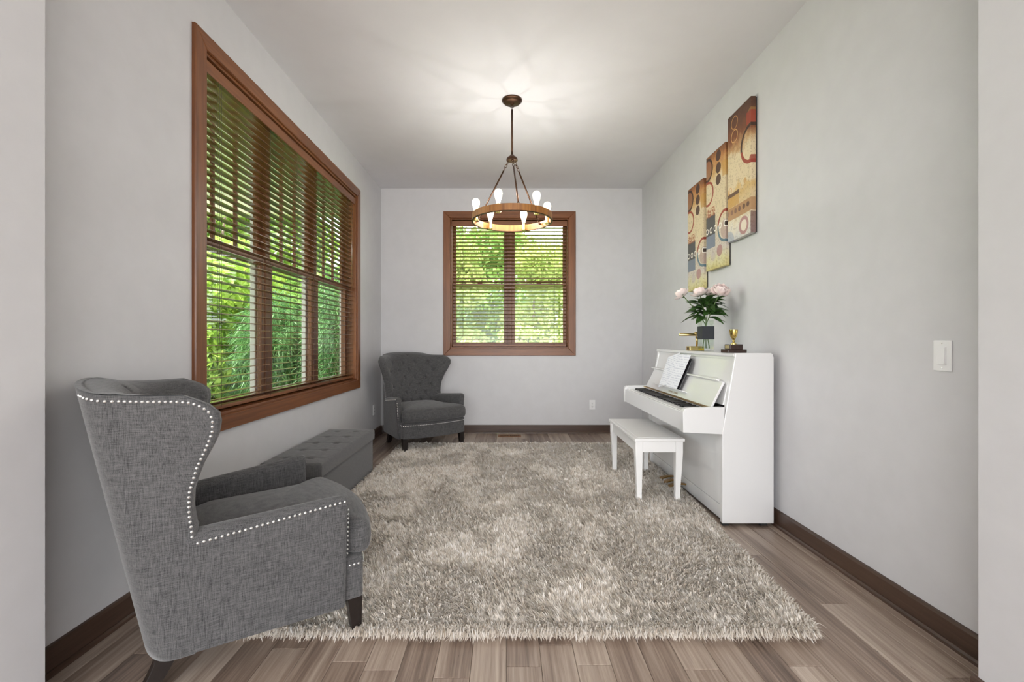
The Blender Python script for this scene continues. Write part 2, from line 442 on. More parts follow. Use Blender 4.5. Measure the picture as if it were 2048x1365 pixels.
def build_window(name, label, P, u0, u1, z0, z1, n_units, mats, muntins, cw=.085):
    root = struct(empty(name, (0, 0, 0)), label, 'window')
    casing_frame(root, P, u0, u1, z0, z1, cw, .020, 0, mats)
    def pb(ua, ub, da, db, za, zb, nm, mat, par):
        a, b = P(ua, da, za), P(ub, db, zb)
        return box(a[0], b[0], a[1], b[1], a[2], b[2]).obj(nm, mat, par, bevel=.002)
    H, V = mats
    # jamb liner boards and sill
    jt = .016
    pb(u0, u1, -.15, .004, z1-jt, z1, 'jamb', H, root)
    pb(u0, u1, -.15, .010, z0, z0+jt, 'sill', H, root)
    pb(u0, u0+jt, -.15, .004, z0+jt, z1-jt, 'jamb', V, root)
    pb(u1-jt, u1, -.15, .004, z0+jt, z1-jt, 'jamb', V, root)
    a0, a1 = u0+jt, u1-jt
    wu = (a1-a0)/n_units; mw = .055
    zm = (z0+z1)/2-.012
    for i in range(1, n_units):
        c = a0+wu*i
        pb(c-mw/2, c+mw/2, -.15, -.085, z0+jt, z1-jt, 'mullion', V, root)
        pb(c-mw/2-.012, c+mw/2+.012, -.185, -.152, z0, z1, 'outer_mullion', 'white_vinyl', root)
    pb(a0, a1, -.185, -.152, z0-.02, z0+.045, 'outer_sill', 'white_vinyl', root)
    for i in range(n_units):
        ua = a0+wu*i+(mw/2 if i else 0); ub = a0+wu*(i+1)-(mw/2 if i < n_units-1 else 0)
        st = .042
        for k, (za, zb, d) in enumerate(((zm-.022, z1-jt, -.135), (z0+jt, zm+.022, -.104))):
            s = empty('upper_sash' if k == 0 else 'lower_sash', (0, 0, 0), parent=root)
            rb = .055 if k else .04
            pb(ua, ua+st, d-.014, d+.014, za, zb, 'stile', V, s); pb(ub-st, ub, d-.014, d+.014, za, zb, 'stile', V, s)
            pb(ua+st, ub-st, d-.014, d+.014, zb-.042, zb, 'rail', H, s); pb(ua+st, ub-st, d-.014, d+.014, za, za+rb, 'rail', H, s)
            pb(ua+st, ub-st, d-.003, d+.003, za+rb, zb-.042, 'pane', 'glass', s)
            if k == 0 and muntins:
                for q in (1, 2):
                    c = ua+st+(ub-ua-2*st)*q/3
                    pb(c-.010, c+.010, d-.010, d+.010, za+rb, zb-.042, 'muntin', V, s)
            if k == 1:
                c = (ua+ub)/2
                pb(c-.03, c+.03, d-.008, d+.012, zb, zb+.014, 'sash_lock', 'bronze', s)
    return root
PL = lambda u, d, z: (XL+d, u, z)
PB = lambda u, d, z: (u, YB-d, z)
build_window('window_1', 'wide triple double-hung window in brown wood casing', PL, LWY0, LWY1, LWZ0, LWZ1, 3, ('trim_y', 'trim_z'), True)
build_window('window_2', 'double window in brown wood casing on the end wall', PB, BWX0, BWX1, BWZ0, BWZ1, 2, ('trim_x', 'trim_z'), False)

# ------------------------------------------------------------------ venetian blinds
def blind(label, P, u0, u1, z0, z1, tilt, ladders, H, slatmat, wand, dcen):
    c = P((u0+u1)/2, dcen, z0); root = tag(empty('venetian_blind', c), label, 'blind', 'brown wooden venetian blinds')
    ox = Vector(c); Q = lambda u, d, z: tuple(Vector(P(u, d, z))-ox)
    def pb(ua, ub, da, db, za, zb, nm, mat, bev=.003):
        a, b = Q(ua, da, za), Q(ub, db, zb)
        return box(a[0], b[0], a[1], b[1], a[2], b[2]).obj(nm, mat, root, bevel=bev)
    pb(u0, u1, -.030+dcen, dcen+.028, z1-.045, z1-.006, 'head_rail', slatmat)
    pb(u0-.004, u1+.004, dcen+.034, dcen+.044, z1-.078, z1-.014, 'valance', H)
    # one slat mesh shared by all
    prof = []; n = 5
    for k in range(n+1):
        t = -1+2*k/n; prof.append((t*.0245, .0022*(1-t*t)+.0014))
    for k in range(n, -1, -1):
        t = -1+2*k/n; prof.append((t*.0245, .0022*(1-t*t)-.0014))
    ct, st_ = math.cos(tilt), math.sin(tilt)
    prof = [(d*ct-z*st_, d*st_+z*ct) for d, z in prof]        # tilt>0: room edge up
    hl = (u1-u0)/2-.004
    mb = MB(); o0 = Vector(P(0, 0, 0)); m = len(prof)
    for sgn in (-1, 1):
        for d, z in prof: mb.v.append(tuple(Vector(P(sgn*hl, d, z))-o0))
    mb.f += [(i, (i+1) % m, m+(i+1) % m, m+i) for i in range(m)]+[tuple(range(m)), tuple(range(2*m-1, m-1, -1))]
    me = mb.mesh('slat', slatmat)
    zt = z1-.092; zb = z0+.052; ns = int((zt-zb)/.0435)
    for k in range(ns+1):
        link('slat', me, root, loc=(0, 0, zb+(zt-zb)*k/ns-z0))
    pb(u0+.004, u1-.004, dcen-.024, dcen+.024, z0+.010, z0+.030, 'bottom_rail', H)
    for u in ladders:
        for d in (-.026, .026):
            MB().tube([Q(u, dcen+d, z0+.02), Q(u, dcen+d, z1-.03)], .0011, 5).obj('ladder_cord', 'cord', root)
    if wand is not None:
        wp = MB().tube([Q(wand, dcen+.040, z1-.09), Q(wand, dcen+.042, z1-.95)], .0042, 8).obj('tilt_wand', 'slat', root, smooth=True)
    cu = u0+.10
    for k, dz in ((0, .55), (.018, .9)):
        MB().tube([Q(cu+k, dcen+.036, z1-.06), Q(cu+k, dcen+.037, z0+dz*.4)], .0012, 5).obj('pull_cord', 'cord', root)
    return root
blind('dark wooden venetian blind in the wide triple window', PL, LWY0+.022, LWY1-.022, LWZ0+.018, LWZ1-.017, math.radians(1.5), (2.47, 2.98, 3.36, 3.97, 4.43), 'trim_y', 'slat', 4.50, -.044)
blind('dark wooden venetian blind in the end wall window behind chandelier', PB, BWX0+.022, BWX1-.022, BWZ0+.018, BWZ1-.017, math.radians(11), (-.55, .02, .58), 'trim_x', 'slat_x', None, -.044)

# ------------------------------------------------------------------ outside: porch, ground, trees
struct(box(-40, 40, YB+WT, 60, -.6, -.5).obj('ground_back', 'lawn'), 'green lawn outside', 'lawn')
struct(box(-40, XL-WT, -2.75, YB+WT, -.6, -.5).obj('ground_side', 'lawn'), 'green lawn beside the porch', 'lawn')
struct(box(-12, 12, -14, -2.75, -.6, -.22).obj('patio_floor', 'concrete'), 'pale concrete patio behind the viewer, added to block light from below', 'patio')  # unseen ground added so no sky light rises through the rear opening
struct(box(-4.5, XL-WT, -2.5, 5.9, -.5, -.12).obj('porch_floor', 'concrete'), 'concrete porch slab outside the triple window', 'porch')
struct(box(-4.8, XL-WT+.0, -2.5, 6.0, 3.15, 3.25).obj('porch_ceiling', 'soffit'), 'pale porch ceiling above the triple window', 'porch')
pbm = tag(box(-4.6, XL-WT, 5.72, 5.90, 2.75, 3.15).obj('porch_beam', 'soffit'), 'pale beam across the end of the porch ceiling', 'beam')
for yy in (5.8,):
    pp = tag(empty('porch_post', (-4.42, yy, -.12)), 'square pale porch post under the beam', 'post')
    MB().box(-.08, .08, -.08, .08, .18, 2.80).obj('shaft', 'soffit', pp, bevel=.006)
    MB().box(-.11, .11, -.11, .11, 0, .18).obj('plinth', 'soffit', pp, bevel=.006)
    MB().box(-.10, .10, -.10, .10, 2.80, 2.87).obj('cap', 'soffit', pp, bevel=.006)
for i, (x, y) in enumerate(((-3.2, 4.85), (-2.35, 4.6))):  # plain white discs added where two pale ovals show in the panes
    pl = tag(empty('porch_disc', (x, y, 3.15)), ('round white disc on porch ceiling seen in nearest window unit', 'round white disc on porch ceiling seen in middle window unit')[i], 'light', 'porch ceiling discs')
    MB().lathe([(.001, -.004), (.07, -.006), (.085, -.012), (.095, -.008), (.10, 0)], 20).obj('rim', 'white_plastic', pl, smooth=True)
    MB().lathe([(.001, -.014), (.05, -.013), (.075, -.009)], 20).obj('lens', 'white_vinyl', pl, smooth=True)

def leaf_cloud(centers, radii, n, size, droop=0.0, long=1.0, shell=.35):
    c = np.array(centers, float); r = np.array(radii, float)
    p = (r.prod(axis=1))**(2/3); idx = RNG.choice(len(c), n, p=p/p.sum())
    d = RNG.normal(size=(n, 3)); d /= np.linalg.norm(d, axis=1)[:, None]
    rad = RNG.uniform(shell, 1.0, n)**.6
    pos = c[idx]+d*r[idx]*rad[:, None]
    ax = RNG.normal(size=(n, 3)); ax[:, 2] -= droop; ax /= np.linalg.norm(ax, axis=1)[:, None]
    sd = np.cross(ax, RNG.normal(size=(n, 3))); sd /= np.linalg.norm(sd, axis=1)[:, None]
    s = size*RNG.uniform(.6, 1.3, n)[:, None]
    nm = np.cross(ax, sd)
    v = np.empty((n, 4, 3)); v[:, 0] = pos-ax*s*.6*long; v[:, 1] = pos+sd*s*.32+nm*s*.05; v[:, 2] = pos+ax*s*.7*long-nm*s*.1; v[:, 3] = pos-sd*s*.32+nm*s*.05
    b = np.arange(n)[:, None]*4
    t = np.concatenate([b+np.array([[0, 1, 2]]), b+np.array([[0, 2, 3]])], axis=0)
    tone = np.repeat(np.clip(RNG.normal(.5, .25, n), 0, 1), 4)
    return v.reshape(-1, 3), t, tone
def tree(name, label, group, loc, h, crad, n, size, mat, trunk=.09, base=None, cat='tree', blobs=9, **kw):
    root = tag(empty(name, loc), label, cat, group)
    base = .3*h if base is None else base
    cs, rs = [], []
    for k in range(blobs):
        a = random.uniform(0, 2*PI); rr = crad*random.uniform(.15, .75); z = random.uniform(base, h)
        sq = 1-.55*abs((z-base)/(h-base)-.4)
        cs.append((rr*math.cos(a)*sq, rr*math.sin(a)*sq, z)); q = crad*random.uniform(.36, .6); rs.append((q, q, q*.7))
    v, t, tone = leaf_cloud(cs, rs, n, size, **kw)
    o = link('foliage', fast_mesh('foliage', v, t, mat, tone), root); o['kind'] = 'stuff'
    mb = MB()
    mb.tube([(0, 0, 0), (.03*h*.2, .02, base*.6), (0, 0, base+.2), (.05, .04, h*.75)], [trunk, trunk*.8, trunk*.65, trunk*.25], 8)
    mb.obj('trunk', 'bark', root, smooth=True)
    mb = MB()
    for c in cs[:6]: mb.tube([(0, 0, base*.8), (c[0]*.5, c[1]*.5, (base+c[2])/2), c], [trunk*.5, trunk*.3, trunk*.1], 6)
    mb.obj('branches', 'bark', root, smooth=True)
    return root
G0 = -.5
TG = 'trees outside the triple window'
for lab, loc, h, r, n, sz, mt, ba in (
        ('bright yellow-green tree filling the nearest unit of the triple window', (-5.9, 8.6), 6.0, 2.0, 15000, .15, 'leaf_yellow', .5),
        ('tall pale tree behind the nearest tree, left in triple window', (-10.2, 13.5), 9.0, 3.4, 13000, .26, 'leaf_yellow', .8),
        ('mid-green tree behind the willowy shrubs in triple window', (-5.6, 12.6), 6.5, 2.3, 13000, .2, 'leaf_mid', .6),
        ('distant green tree at the back left of triple window', (-18.0, 23), 11, 4.8, 12000, .42, 'leaf_mid', .4),
        ('distant yellow-green tree behind middle unit of triple window', (-8.6, 20.5), 9, 3.8, 12000, .36, 'leaf_yellow', .4)):
    tree('broadleaf_tree', lab, TG, (loc[0], loc[1], G0), h, r, n, sz, mt, base=ba, blobs=14)
tree('leafy_shrub', 'low green shrub seen low in nearest unit of triple window', None, (-4.9, 6.9, G0), 1.7, .9, 6000, .10, 'leaf_yellow', trunk=.03, base=.25, cat='shrub')
# drooping willowy shrub near the corner
def weeping(name, label, loc, h, rad, n):
    root = tag(empty(name, loc), label, 'shrub')
    ncl = 300; a = RNG.uniform(0, 2*PI, ncl); r0 = rad*np.sqrt(RNG.uniform(0, 1, ncl)); top = h*(1-.35*(r0/rad)**2)*RNG.uniform(.75, 1.05, ncl)
    per = n//ncl; V, T, Q = [], [], []
    k = 0
    idx = np.repeat(np.arange(ncl), per); m = len(idx)
    t = RNG.uniform(0, 1, m)
    rr = r0[idx]+.35*t*t*rad*.8; z = top[idx]*(1-.85*t**1.6)
    aa = a[idx]+RNG.normal(0, .05, m)
    pos = np.stack([rr*np.cos(aa), rr*np.sin(aa), z], 1)+RNG.normal(0, .04, (m, 3))
    dirv = np.stack([np.cos(aa)*.5, np.sin(aa)*.5, -(.3+t)], 1)+RNG.normal(0, .35, (m, 3)); dirv /= np.linalg.norm(dirv, axis=1)[:, None]
    sd = np.cross(dirv, RNG.normal(size=(m, 3))); sd /= np.linalg.norm(sd, axis=1)[:, None]
    s = RNG.uniform(.10, .2, m)[:, None]
    v = np.empty((m, 3, 3)); v[:, 0] = pos-sd*.008; v[:, 1] = pos+sd*.008; v[:, 2] = pos+dirv*s
    tt = np.arange(m*3).reshape(-1, 3)
    o = link('foliage', fast_mesh('foliage', v.reshape(-1, 3), tt, 'leaf_cool', np.repeat(np.clip(RNG.normal(.5, .28, m), 0, 1), 3)), root); o['kind'] = 'stuff'
    mb = MB()
    for j in range(9):
        q = j*2*PI/9; mb.tube([(0, 0, 0), (.15*math.cos(q), .15*math.sin(q), h*.5), (.4*rad*math.cos(q), .4*rad*math.sin(q), h*.85)], [.02, .014, .005], 6)
    mb.obj('stems', 'bark', root, smooth=True)
weeping('weeping_shrub', 'willowy dark green shrub seen in far unit of triple window', (-2.85, 7.6, G0), 2.7, .62, 21000)
weeping('weeping_shrub', 'willowy dark green shrub seen in middle unit of triple window', (-3.95, 7.5, G0), 2.5, .60, 18000)
for lab, x, y, h, r, mt, n, sz in (
        ('yellow-green tree at the left of the end wall window', -1.5, 10.6, 5.6, 1.5, 'leaf_pale', 15000, .13),
        ('low bright tree at the centre of the end wall window', .55, 10.2, 3.4, 1.35, 'leaf_pale', 14000, .12),
        ('green tree at the right of the end wall window', 2.6, 11.2, 3.6, 1.5, 'leaf_mid', 14000, .13),
        ('taller tree behind the centre of the end wall window', -.9, 15.2, 6.2, 2.4, 'leaf_mid', 14000, .2),
        ('broad far tree behind the right of the end wall window', 3.1, 17.2, 4.6, 2.8, 'leaf_pale', 14000, .22),
        ('far tree at the left edge of the end wall window', -3.2, 21.5, 7.8, 2.6, 'leaf_mid', 12000, .22)):
    tree('broadleaf_tree', lab, 'trees outside the end window', (x, y, G0), h, r, n, sz, mt, base=.3, blobs=16)

# ------------------------------------------------------------------ wingback chair (local: +Y forward, +X the sitter's right... mirrored both sides)
CZ0, CZ1 = .142, .962
YARM = .302
def ch_T(z): return (z-.15)/.825
def ch_rear(z):      # back centre line and rear half width at height z
    t = ch_T(z)
    return -.302-.170*t, .335-.050*t
def ch_side(y, z):   # outer half width of the side panel at forward position y; the wings flare outward
    yb, wr = ch_rear(z); t = ch_T(z)
    yc = yb+.115; wf = .366+.020*min(1, t/.5)
    b = wr+(wf-wr)*(y-yc)/(YARM-yc)
    if z > .55:
        k = min(1, (z-.55)/.36); b = b*(1-k)+(wr+(.436-wr)*(y-yc)/(-.096-yc))*k
    return b
WING = [(.14, -.156), (.52, -.156), (.60, -.166), (.66, -.163), (.74, -.140), (.82, -.107), (.87, -.096), (.91, -.104), (.94, -.135), (.962, -.19), (.975, -.26)]
def ch_ztop(a):      # slight crown over the back centre
    return CZ1+.034*math.cos(a*PI/2)**4
def ch_outer(a, v):
    """a in [-1,1] around the U from wing to wing, v in [0,1] up"""
    s = -1 if a < 0 else 1; q = abs(a)
    z0 = CZ0+(CZ1-CZ0)*v; z = CZ0+(ch_ztop(q)-CZ0)*v
    yb, wr = ch_rear(z0); yc = yb+.115
    yw = interp(z0, WING)
    if q < .62:
        th = q/.62*PI/2; e = .72
        x = wr*math.sin(th)**e; y = yc-.115*max(0, math.cos(th))**e
    else:
        t = (q-.62)/.38; y = yc+(yw-yc)*t; x = ch_side(y, z0)
    return Vector((s*x, y, z))
def make_chair():
    root = empty('wingback_chair', (0, 0, 0))
    # outer upholstered shell
    NA, NV = 44, 30
    G = [[ch_outer(-1+2*i/NA, j/NV) for j in range(NV+1)] for i in range(NA+1)]
    MB().grid(G).obj('back_shell', 'fabric', root, smooth=True, solid=.02)
    # tufted inner pad with roll at the edges
    NA2, NV2 = 120, 90; V0 = .30
    du, dv = .085, .085
    WA = .46
    def pbase(a, v):
        z0 = CZ0+(CZ1-CZ0)*v; z = CZ0+(ch_ztop(abs(a))-CZ0)*v
        yb, wr = ch_rear(z0); yw = interp(z0, WING); xw = ch_side(yw, z0); yi = yb+.075
        return Vector((a*xw, yi+(yw-yi)*abs(a)**2.5, z))
    def pnorm(a, v):
        e = .012; v = min(v, .93)
        n = (pbase(min(1, a+e), v)-pbase(max(-1, a-e), v)).cross(pbase(a, v+e)-pbase(a, v-e)).normalized()
        return n if n.y > 0 else -n
    def pad(i, j):
        a = -1+2*i/NA2; v = V0+(1-V0)*j/NV2
        p = pbase(a, v); n = pnorm(a, v)
        q = abs(a); z = p.z
        es = (1-q)*.40; et = (1-v)*.83
        ks = min(1, es/.06); kt = min(1, et/.07)
        ws = math.sqrt(max(0, 1-(1-ks)**2)); wt = math.sqrt(max(0, 1-(1-kt)**2))
        U = a*WA/du; Vv = (z-.445)/dv
        A, B = U+Vv, U-Vv
        fall = smoothstep(.015, .07, min(es, et))
        crease = (abs(math.sin(PI*A/2))*abs(math.sin(PI*B/2)))**.6
        bu, bv = round(U), round(Vv)
        best = 9
        for x in (-1, 0, 1):
            for y in (-1, 0, 1):
                if (bu+x+bv+y) % 2 == 0: best = min(best, math.hypot(U-bu-x, Vv-bv-y))
        tuft = .0055*(crease-.5)-.022*math.exp(-(best/.19)**2)
        full = p+n*(.052*ws+tuft*fall)
        return ch_outer(a, v).lerp(full, wt)+Vector((0, 0, .004*(1-wt)))
    P = [[pad(i, j) for j in range(NV2+1)] for i in range(NA2+1)]
    tb = MB().grid(P).obj('tufted_back', 'fabric', root, smooth=True)
    bm_ = MB(); bm_.lathe([(.0005, .006), (.005, .0055), (.009, .003), (.0105, -.002)], 10); bme = bm_.mesh('button', 'fabric', True)
    for i in range(-6, 7):
        for j in range(0, 7):
            if (i+j) % 2: continue
            a = i*du/WA; z = .445+j*dv
            if abs(a) > .93: continue
            v = (z-CZ0)/(ch_ztop(abs(a))-CZ0)
            if v > .965: continue
            fi = (a+1)/2*NA2; fj = (v-V0)/(1-V0)*NV2
            if not (0 <= fj <= NV2): continue
            es = (1-abs(a))*.40; et = (1-v)*.83
            if min(es, et) < .03: continue
            p = pad(fi, fj); n = pnorm(a, v)
            b = link('button', bme, tb); b.location = p+n*.003; b.rotation_euler = n.to_track_quat('Z', 'Y').to_euler()
    # arms
    def ztop(y): return .522+.042*(y+.17)/.48
    def znail(y): return ztop(y)-.036+.020*(y+.17)/.48
    for s in (-1, 1):
        ys = [-.18, -.165, -.10, 0, .1, .2, .27, .291, .300, .303]
        P = []
        for k, y in enumerate(ys):
            ins = {7: .002, 8: .008, 9: .02}.get(k, 0)
            zt = ztop(y)-ins; zb = .146+ins*.5
            th_t, th_b = .084-.022*(y+.18)/.48-ins, .055-ins
            sec = []
            n1 = 8
            for j in range(n1+1):
                z = zb+(zt-.035-zb)*j/n1; fl = .008*smoothstep(.2, .55, z)
                sec.append((ch_side(y, z)+fl-ins, z))
            xo = sec[-1][0]
            for j in range(1, 8):
                t = PI*j/8; sec.append((xo-th_t/2+th_t/2*math.cos(t), zt-.035+.035*math.sin(t)))
            for j in range(n1+1):
                z = zt-.035-(zt-.035-zb)*j/n1; t = (z-zb)/(zt-zb)
                sec.append((ch_side(y, z)+.008*smoothstep(.2, .55, z)-th_b-(th_t-th_b)*t, z))
            P.append([(s*x, y, z) for x, z in sec])
        mb = MB().grid(P, close_v=True); m = len(P[0])
        mb.f += [tuple(range(m)), tuple((len(P)-1)*m+k for k in range(m-1, -1, -1))]
        mb.obj('arm', 'fabric', root, smooth=True, angle=50)
    # seat frame with bowed front rail
    ol = [(-.29, -.25)]+[(-.30, .28), (-.348, .300)]+[(x, .368+.052*(1-(x/.348)**2)) for x in np.linspace(-.348, .348, 15)]+[(.348, .300), (.30, .28), (.29, -.25)]
    MB().prism(ol, .155, .318, 'z').obj('seat_frame', 'fabric', root, bevel=.012, smooth=True, angle=35)
    # T cushion
    body = [(-.262, -.25), (-.272, 0), (-.275, .30)]
    front = [(-.356, .325)]+[(x, .392+.064*(1-(x/.356)**2)) for x in np.linspace(-.356, .356, 17)]+[(.356, .325)]
    ol = body+front+[(.275, .30), (.272, 0), (.262, -.25)]
    n = len(ol); c = Vector((0, .10))
    def ring(ins, z, sc=1):
        out = []
        for k in range(n):
            p0, p1, p2 = Vector(ol[k-1]), Vector(ol[k]), Vector(ol[(k+1) % n])
            t = (p2-p0).normalized(); nn = Vector((t.y, -t.x))
            q = p1-nn*ins*-1
            q = c+(q-c)*sc
            out.append((q.x, q.y, z))
        return out
    sgn = 1
    def ring2(ins, z, sc=1):   # shrink toward inside
        out = []
        for k in range(n):
            p0, p1, p2 = Vector(ol[k-1]), Vector(ol[k]), Vector(ol[(k+1) % n])
            t = (p2-p0).normalized(); nn = Vector((-t.y, t.x))
            if nn.dot(c-p1) < 0: nn = -nn
            q = p1+nn*ins; q = c+(q-c)*sc; out.append((q.x, q.y, z))
        return out
    z0, z1 = .318, .445
    P = [ring2(.03, z0), ring2(.008, z0+.006), ring2(-.004, z0+.03), ring2(-.006, (z0+z1)/2), ring2(-.002, z1-.035), ring2(.008, z1-.012), ring2(.028, z1+.002), ring2(.03, z1+.014, .85), ring2(.03, z1+.026, .55), ring2(.03, z1+.030, .2)]
    mb = MB().grid(P, close_v=True); m = n
    mb.f += [tuple(range(m)), tuple((len(P)-1)*m+k for k in range(m-1, -1, -1))]
    mb.obj('seat_cushion', 'fabric', root, smooth=True, subsurf=1)
    # legs
    for s in (-1, 1):
        P = [[(s*.318+dx*r, .340+dy*r+o, z) for dx, dy in ((-1,-1),(1,-1),(1,1),(-1,1))] for r, o, z in ((.016, .012, 0), (.027, 0, .16))]
        mb = MB().grid(P, close_v=True); mb.f += [(0,1,2,3), (7,6,5,4)]; mb.obj('leg', 'leg', root, bevel=.002)
        P = []
        for k in range(7):
            t = k/6; z = .165*(1-t); o = -.075*t**1.7; r = .031-.010*t
            P.append([(s*.245+dx*r, -.225+dy*r+o, z) for dx, dy in ((-1,-1),(1,-1),(1,1),(-1,1))])
        mb = MB().grid(P, close_v=True); mb.f += [(0,1,2,3), (27,26,25,24)]; mb.obj('leg', 'leg', root, bevel=.002)
    # nailhead trim
    pts = []
    def resample(path, step):
        out = [path[0]]; acc = 0
        for p, q in zip(path, path[1:]):
            d = (q-p).length; pos = step-acc
            while pos <= d: out.append(p+(q-p)*(pos/d)); pos += step
            acc = (acc+d) % step
        return out
    nails = MB()
    def nail(p, n, r=.0052):
        q = n.to_track_quat('Z', 'Y').to_matrix()
        tmp = MB().lathe([(r, 0), (r*.85, r*.4), (r*.5, r*.7), (.0002, r*.82)], 8); nails.add([tuple(q @ Vector(v)+p) for v in tmp.v], tmp.f)
    step = .0165
    for s in (-1, 1):
        path = []
        for a in np.linspace(.30, .80, 30): path.append((s*a, .979))
        wpts = [(.86, .979), (.91, .978), (.945, .974), (.965, .962), (.975, .943), (.978, .91), (.978, .86), (.976, .80), (.974, .72), (.972, .62), (.970, .54), (.968, .47), (.968, .425)]
        for a, v in wpts: path.append((s*a, v))
        P3 = [ch_outer(a, v) for a, v in path]
        for p in resample(P3, step):
            # outward normal ~ horizontal away from the centre line
            n = Vector((p.x, (p.y+.15)*.6, .05)).normalized() if p.y > -.38 else Vector((p.x*.8, p.y+.1, .1)).normalized()
            nail(p+n*.0005, n)
        pa = [Vector((s*(ch_side(y, znail(y))+.008*smoothstep(.2, .55, znail(y))+.0005), y, znail(y))) for y in np.linspace(-.150, .290, 24)]
        for p in resample(pa, step): nail(p, Vector((s, 0, .08)).normalized())
        pf = [Vector((s*(ch_side(.302, z)+.008*smoothstep(.2, .55, z)-.010), .3035, z)) for z in np.linspace(.51, .33, 12)]
        for p in resample(pf, step): nail(p, Vector((0, 1, 0)))
    pr = [Vector((x, .368+.052*(1-(x/.348)**2)+.001, .288)) for x in np.linspace(-.342, .342, 40)]
    for p in resample(pr, step): nail(p, Vector((p.x*.35, 1, 0)).normalized())
    for s in (-1, 1):
        for p in resample([Vector((s*.349, y, .288)) for y in (.318, .335, .352, .364)], step): nail(p, Vector((s, 0, 0)))
    nails.obj('nailhead_trim', 'nail', root, smooth=True)['kind'] = 'stuff'
    return root
ch1 = make_chair()
CH1 = dict(loc=(-1.052, 1.784), face=(math.cos(math.radians(35.4)), math.sin(math.radians(35.4))))
CH2 = dict(loc=(-.956, 4.925), face=(math.cos(math.radians(-55)), math.sin(math.radians(-55))))
def put_chair(o, d): o.location = (d['loc'][0], d['loc'][1], 0); o.rotation_euler = (0, 0, math.atan2(-d['face'][0], d['face'][1]))
put_chair(ch1, CH1)
tag(ch1, 'large grey linen wingback armchair in the foreground, seen from its side', 'armchair', 'grey wingback chairs')
ch2 = copy_tree(ch1); put_chair(ch2, CH2)
tag(ch2, 'grey tufted wingback armchair in the far corner between the windows', 'armchair', 'grey wingback chairs')

# ------------------------------------------------------------------ storage ottoman
ot = tag(empty('storage_ottoman', (-1.343, 3.33, 0)), 'long grey tufted storage ottoman under the triple window', 'ottoman')
MB().box(-.185, .185, -.542, .542, .004, .288).obj('body', 'ottoman', ot, bevel=.006)
NX, NY = 36, 100; hx, hy = .196, .552
P = []
bt = [(x, y) for x in (-.075, .075) for y in np.linspace(-.43, .43, 5)]
for i in range(NX+1):
    row = []
    for j in range(NY+1):
        x = -hx+2*hx*i/NX; y = -hy+2*hy*j/NY
        e = min(hx-abs(x), hy-abs(y)); k = min(1, e/.018)
        z = .356+.014*math.sqrt(max(0, 1-(1-k)**2))+.006*min(1, e/.12)
        d = min(math.hypot(x-a, (y-b)) for a, b in bt); z -= .013*math.exp(-(d/.020)**2)
        dy = min(abs(y-b) for b in np.linspace(-.43, .43, 5)); z -= .0035*math.exp(-(dy/.006)**2)*min(1, e/.03)
        row.append((x, y, z))
    P.append(row)
mb = MB().grid(P)
rim = [(i, 0) for i in range(NX+1)]+[(NX, j) for j in range(1, NY+1)]+[(i, NY) for i in range(NX-1, -1, -1)]+[(0, j) for j in range(NY-1, 0, -1)]
o = len(mb.v); nr = len(rim)
mb.v += [(P[i][j][0], P[i][j][1], .288) for i, j in rim]
mb.f += [(rim[k][0]*(NY+1)+rim[k][1], rim[(k+1) % nr][0]*(NY+1)+rim[(k+1) % nr][1], o+(k+1) % nr, o+k) for k in range(nr)]
mb.f.append(tuple(o+k for k in range(nr)))
lid = mb.obj('lid', 'ottoman', ot, smooth=True, angle=60)
bme = MB().lathe([(.0005, .004), (.005, .0035), (.009, .001), (.010, -.003)], 10).mesh('button', 'ottoman', True)
for a, b in bt: link('button', bme, lid, loc=(a, b, .3645))

# ------------------------------------------------------------------ shag rug
def value_noise(x, y, cell, seed):
    r = np.random.default_rng(seed); g = r.uniform(0, 1, (96, 96))
    u, v = x/cell+40, y/cell+20; i, j = np.floor(u).astype(int), np.floor(v).astype(int); fu, fv = u-i, v-j
    fu, fv = fu*fu*(3-2*fu), fv*fv*(3-2*fv); i %= 95; j %= 95
    return (g[i, j]*(1-fu)+g[i+1, j]*fu)*(1-fv)+(g[i, j+1]*(1-fu)+g[i+1, j+1]*fu)*fv
def rug_edges(y):       # left and right edge at depth y (slightly crooked on the floor)
    return -1.115+.0*y, 1.165+.068*np.clip(y-1.68, 0, 1.7)
RY0, RY1 = 1.712, 4.80
rug = tag(empty('shag_rug', (0, 3.25, 0)), 'large cream shag area rug on the plank floor', 'rug')
NB = 330000
# more tufts toward the viewer's end, where each strand can be told apart
t = RNG.uniform(0, 1, NB); y = RY0+(RY1-RY0)*t**1.35
l, r = rug_edges(y); x = l+(r-l)*RNG.uniform(0, 1, NB)
wob = .018*(value_noise(x, y, .09, 3)-.5)
n1 = value_noise(x, y, .34, 11); n2 = value_noise(x, y, .12, 12); n3 = value_noise(x*2.5, y*.5, .4, 13)
ang = 2*PI*(1.1*n1+.45*n2)+RNG.normal(0, .42, NB)
# the pile lies in swept lanes
lane = (n3 > .52).astype(float)
def cellhash(cs, k):       # one random value per yarn tuft
    ci, cj = np.floor((x+3)/cs).astype(np.int64), np.floor((y+.3*np.sin(x*40)*cs)/cs).astype(np.int64)
    return np.random.default_rng(k).uniform(0, 1, 65536)[(ci*7919+cj*104729) % 65536]
h1, h2, h3 = cellhash(.017, 1), cellhash(.017, 2), cellhash(.023, 3)
ang = 2*PI*(.42*n1+.30*n2+.22*n3)+1.5*(h1-.5)+RNG.normal(0, .45, NB)
ln = RNG.uniform(.030, .048, NB)*(.58+.40*n2+.42*h2); lean = np.clip(.44+.42*(n2-.4)+RNG.normal(0, .16, NB), .1, .95)
edge = np.minimum.reduce([x-l, r-x, y-RY0, RY1-y])
near_edge = np.clip(1-edge/.03, 0, 1)
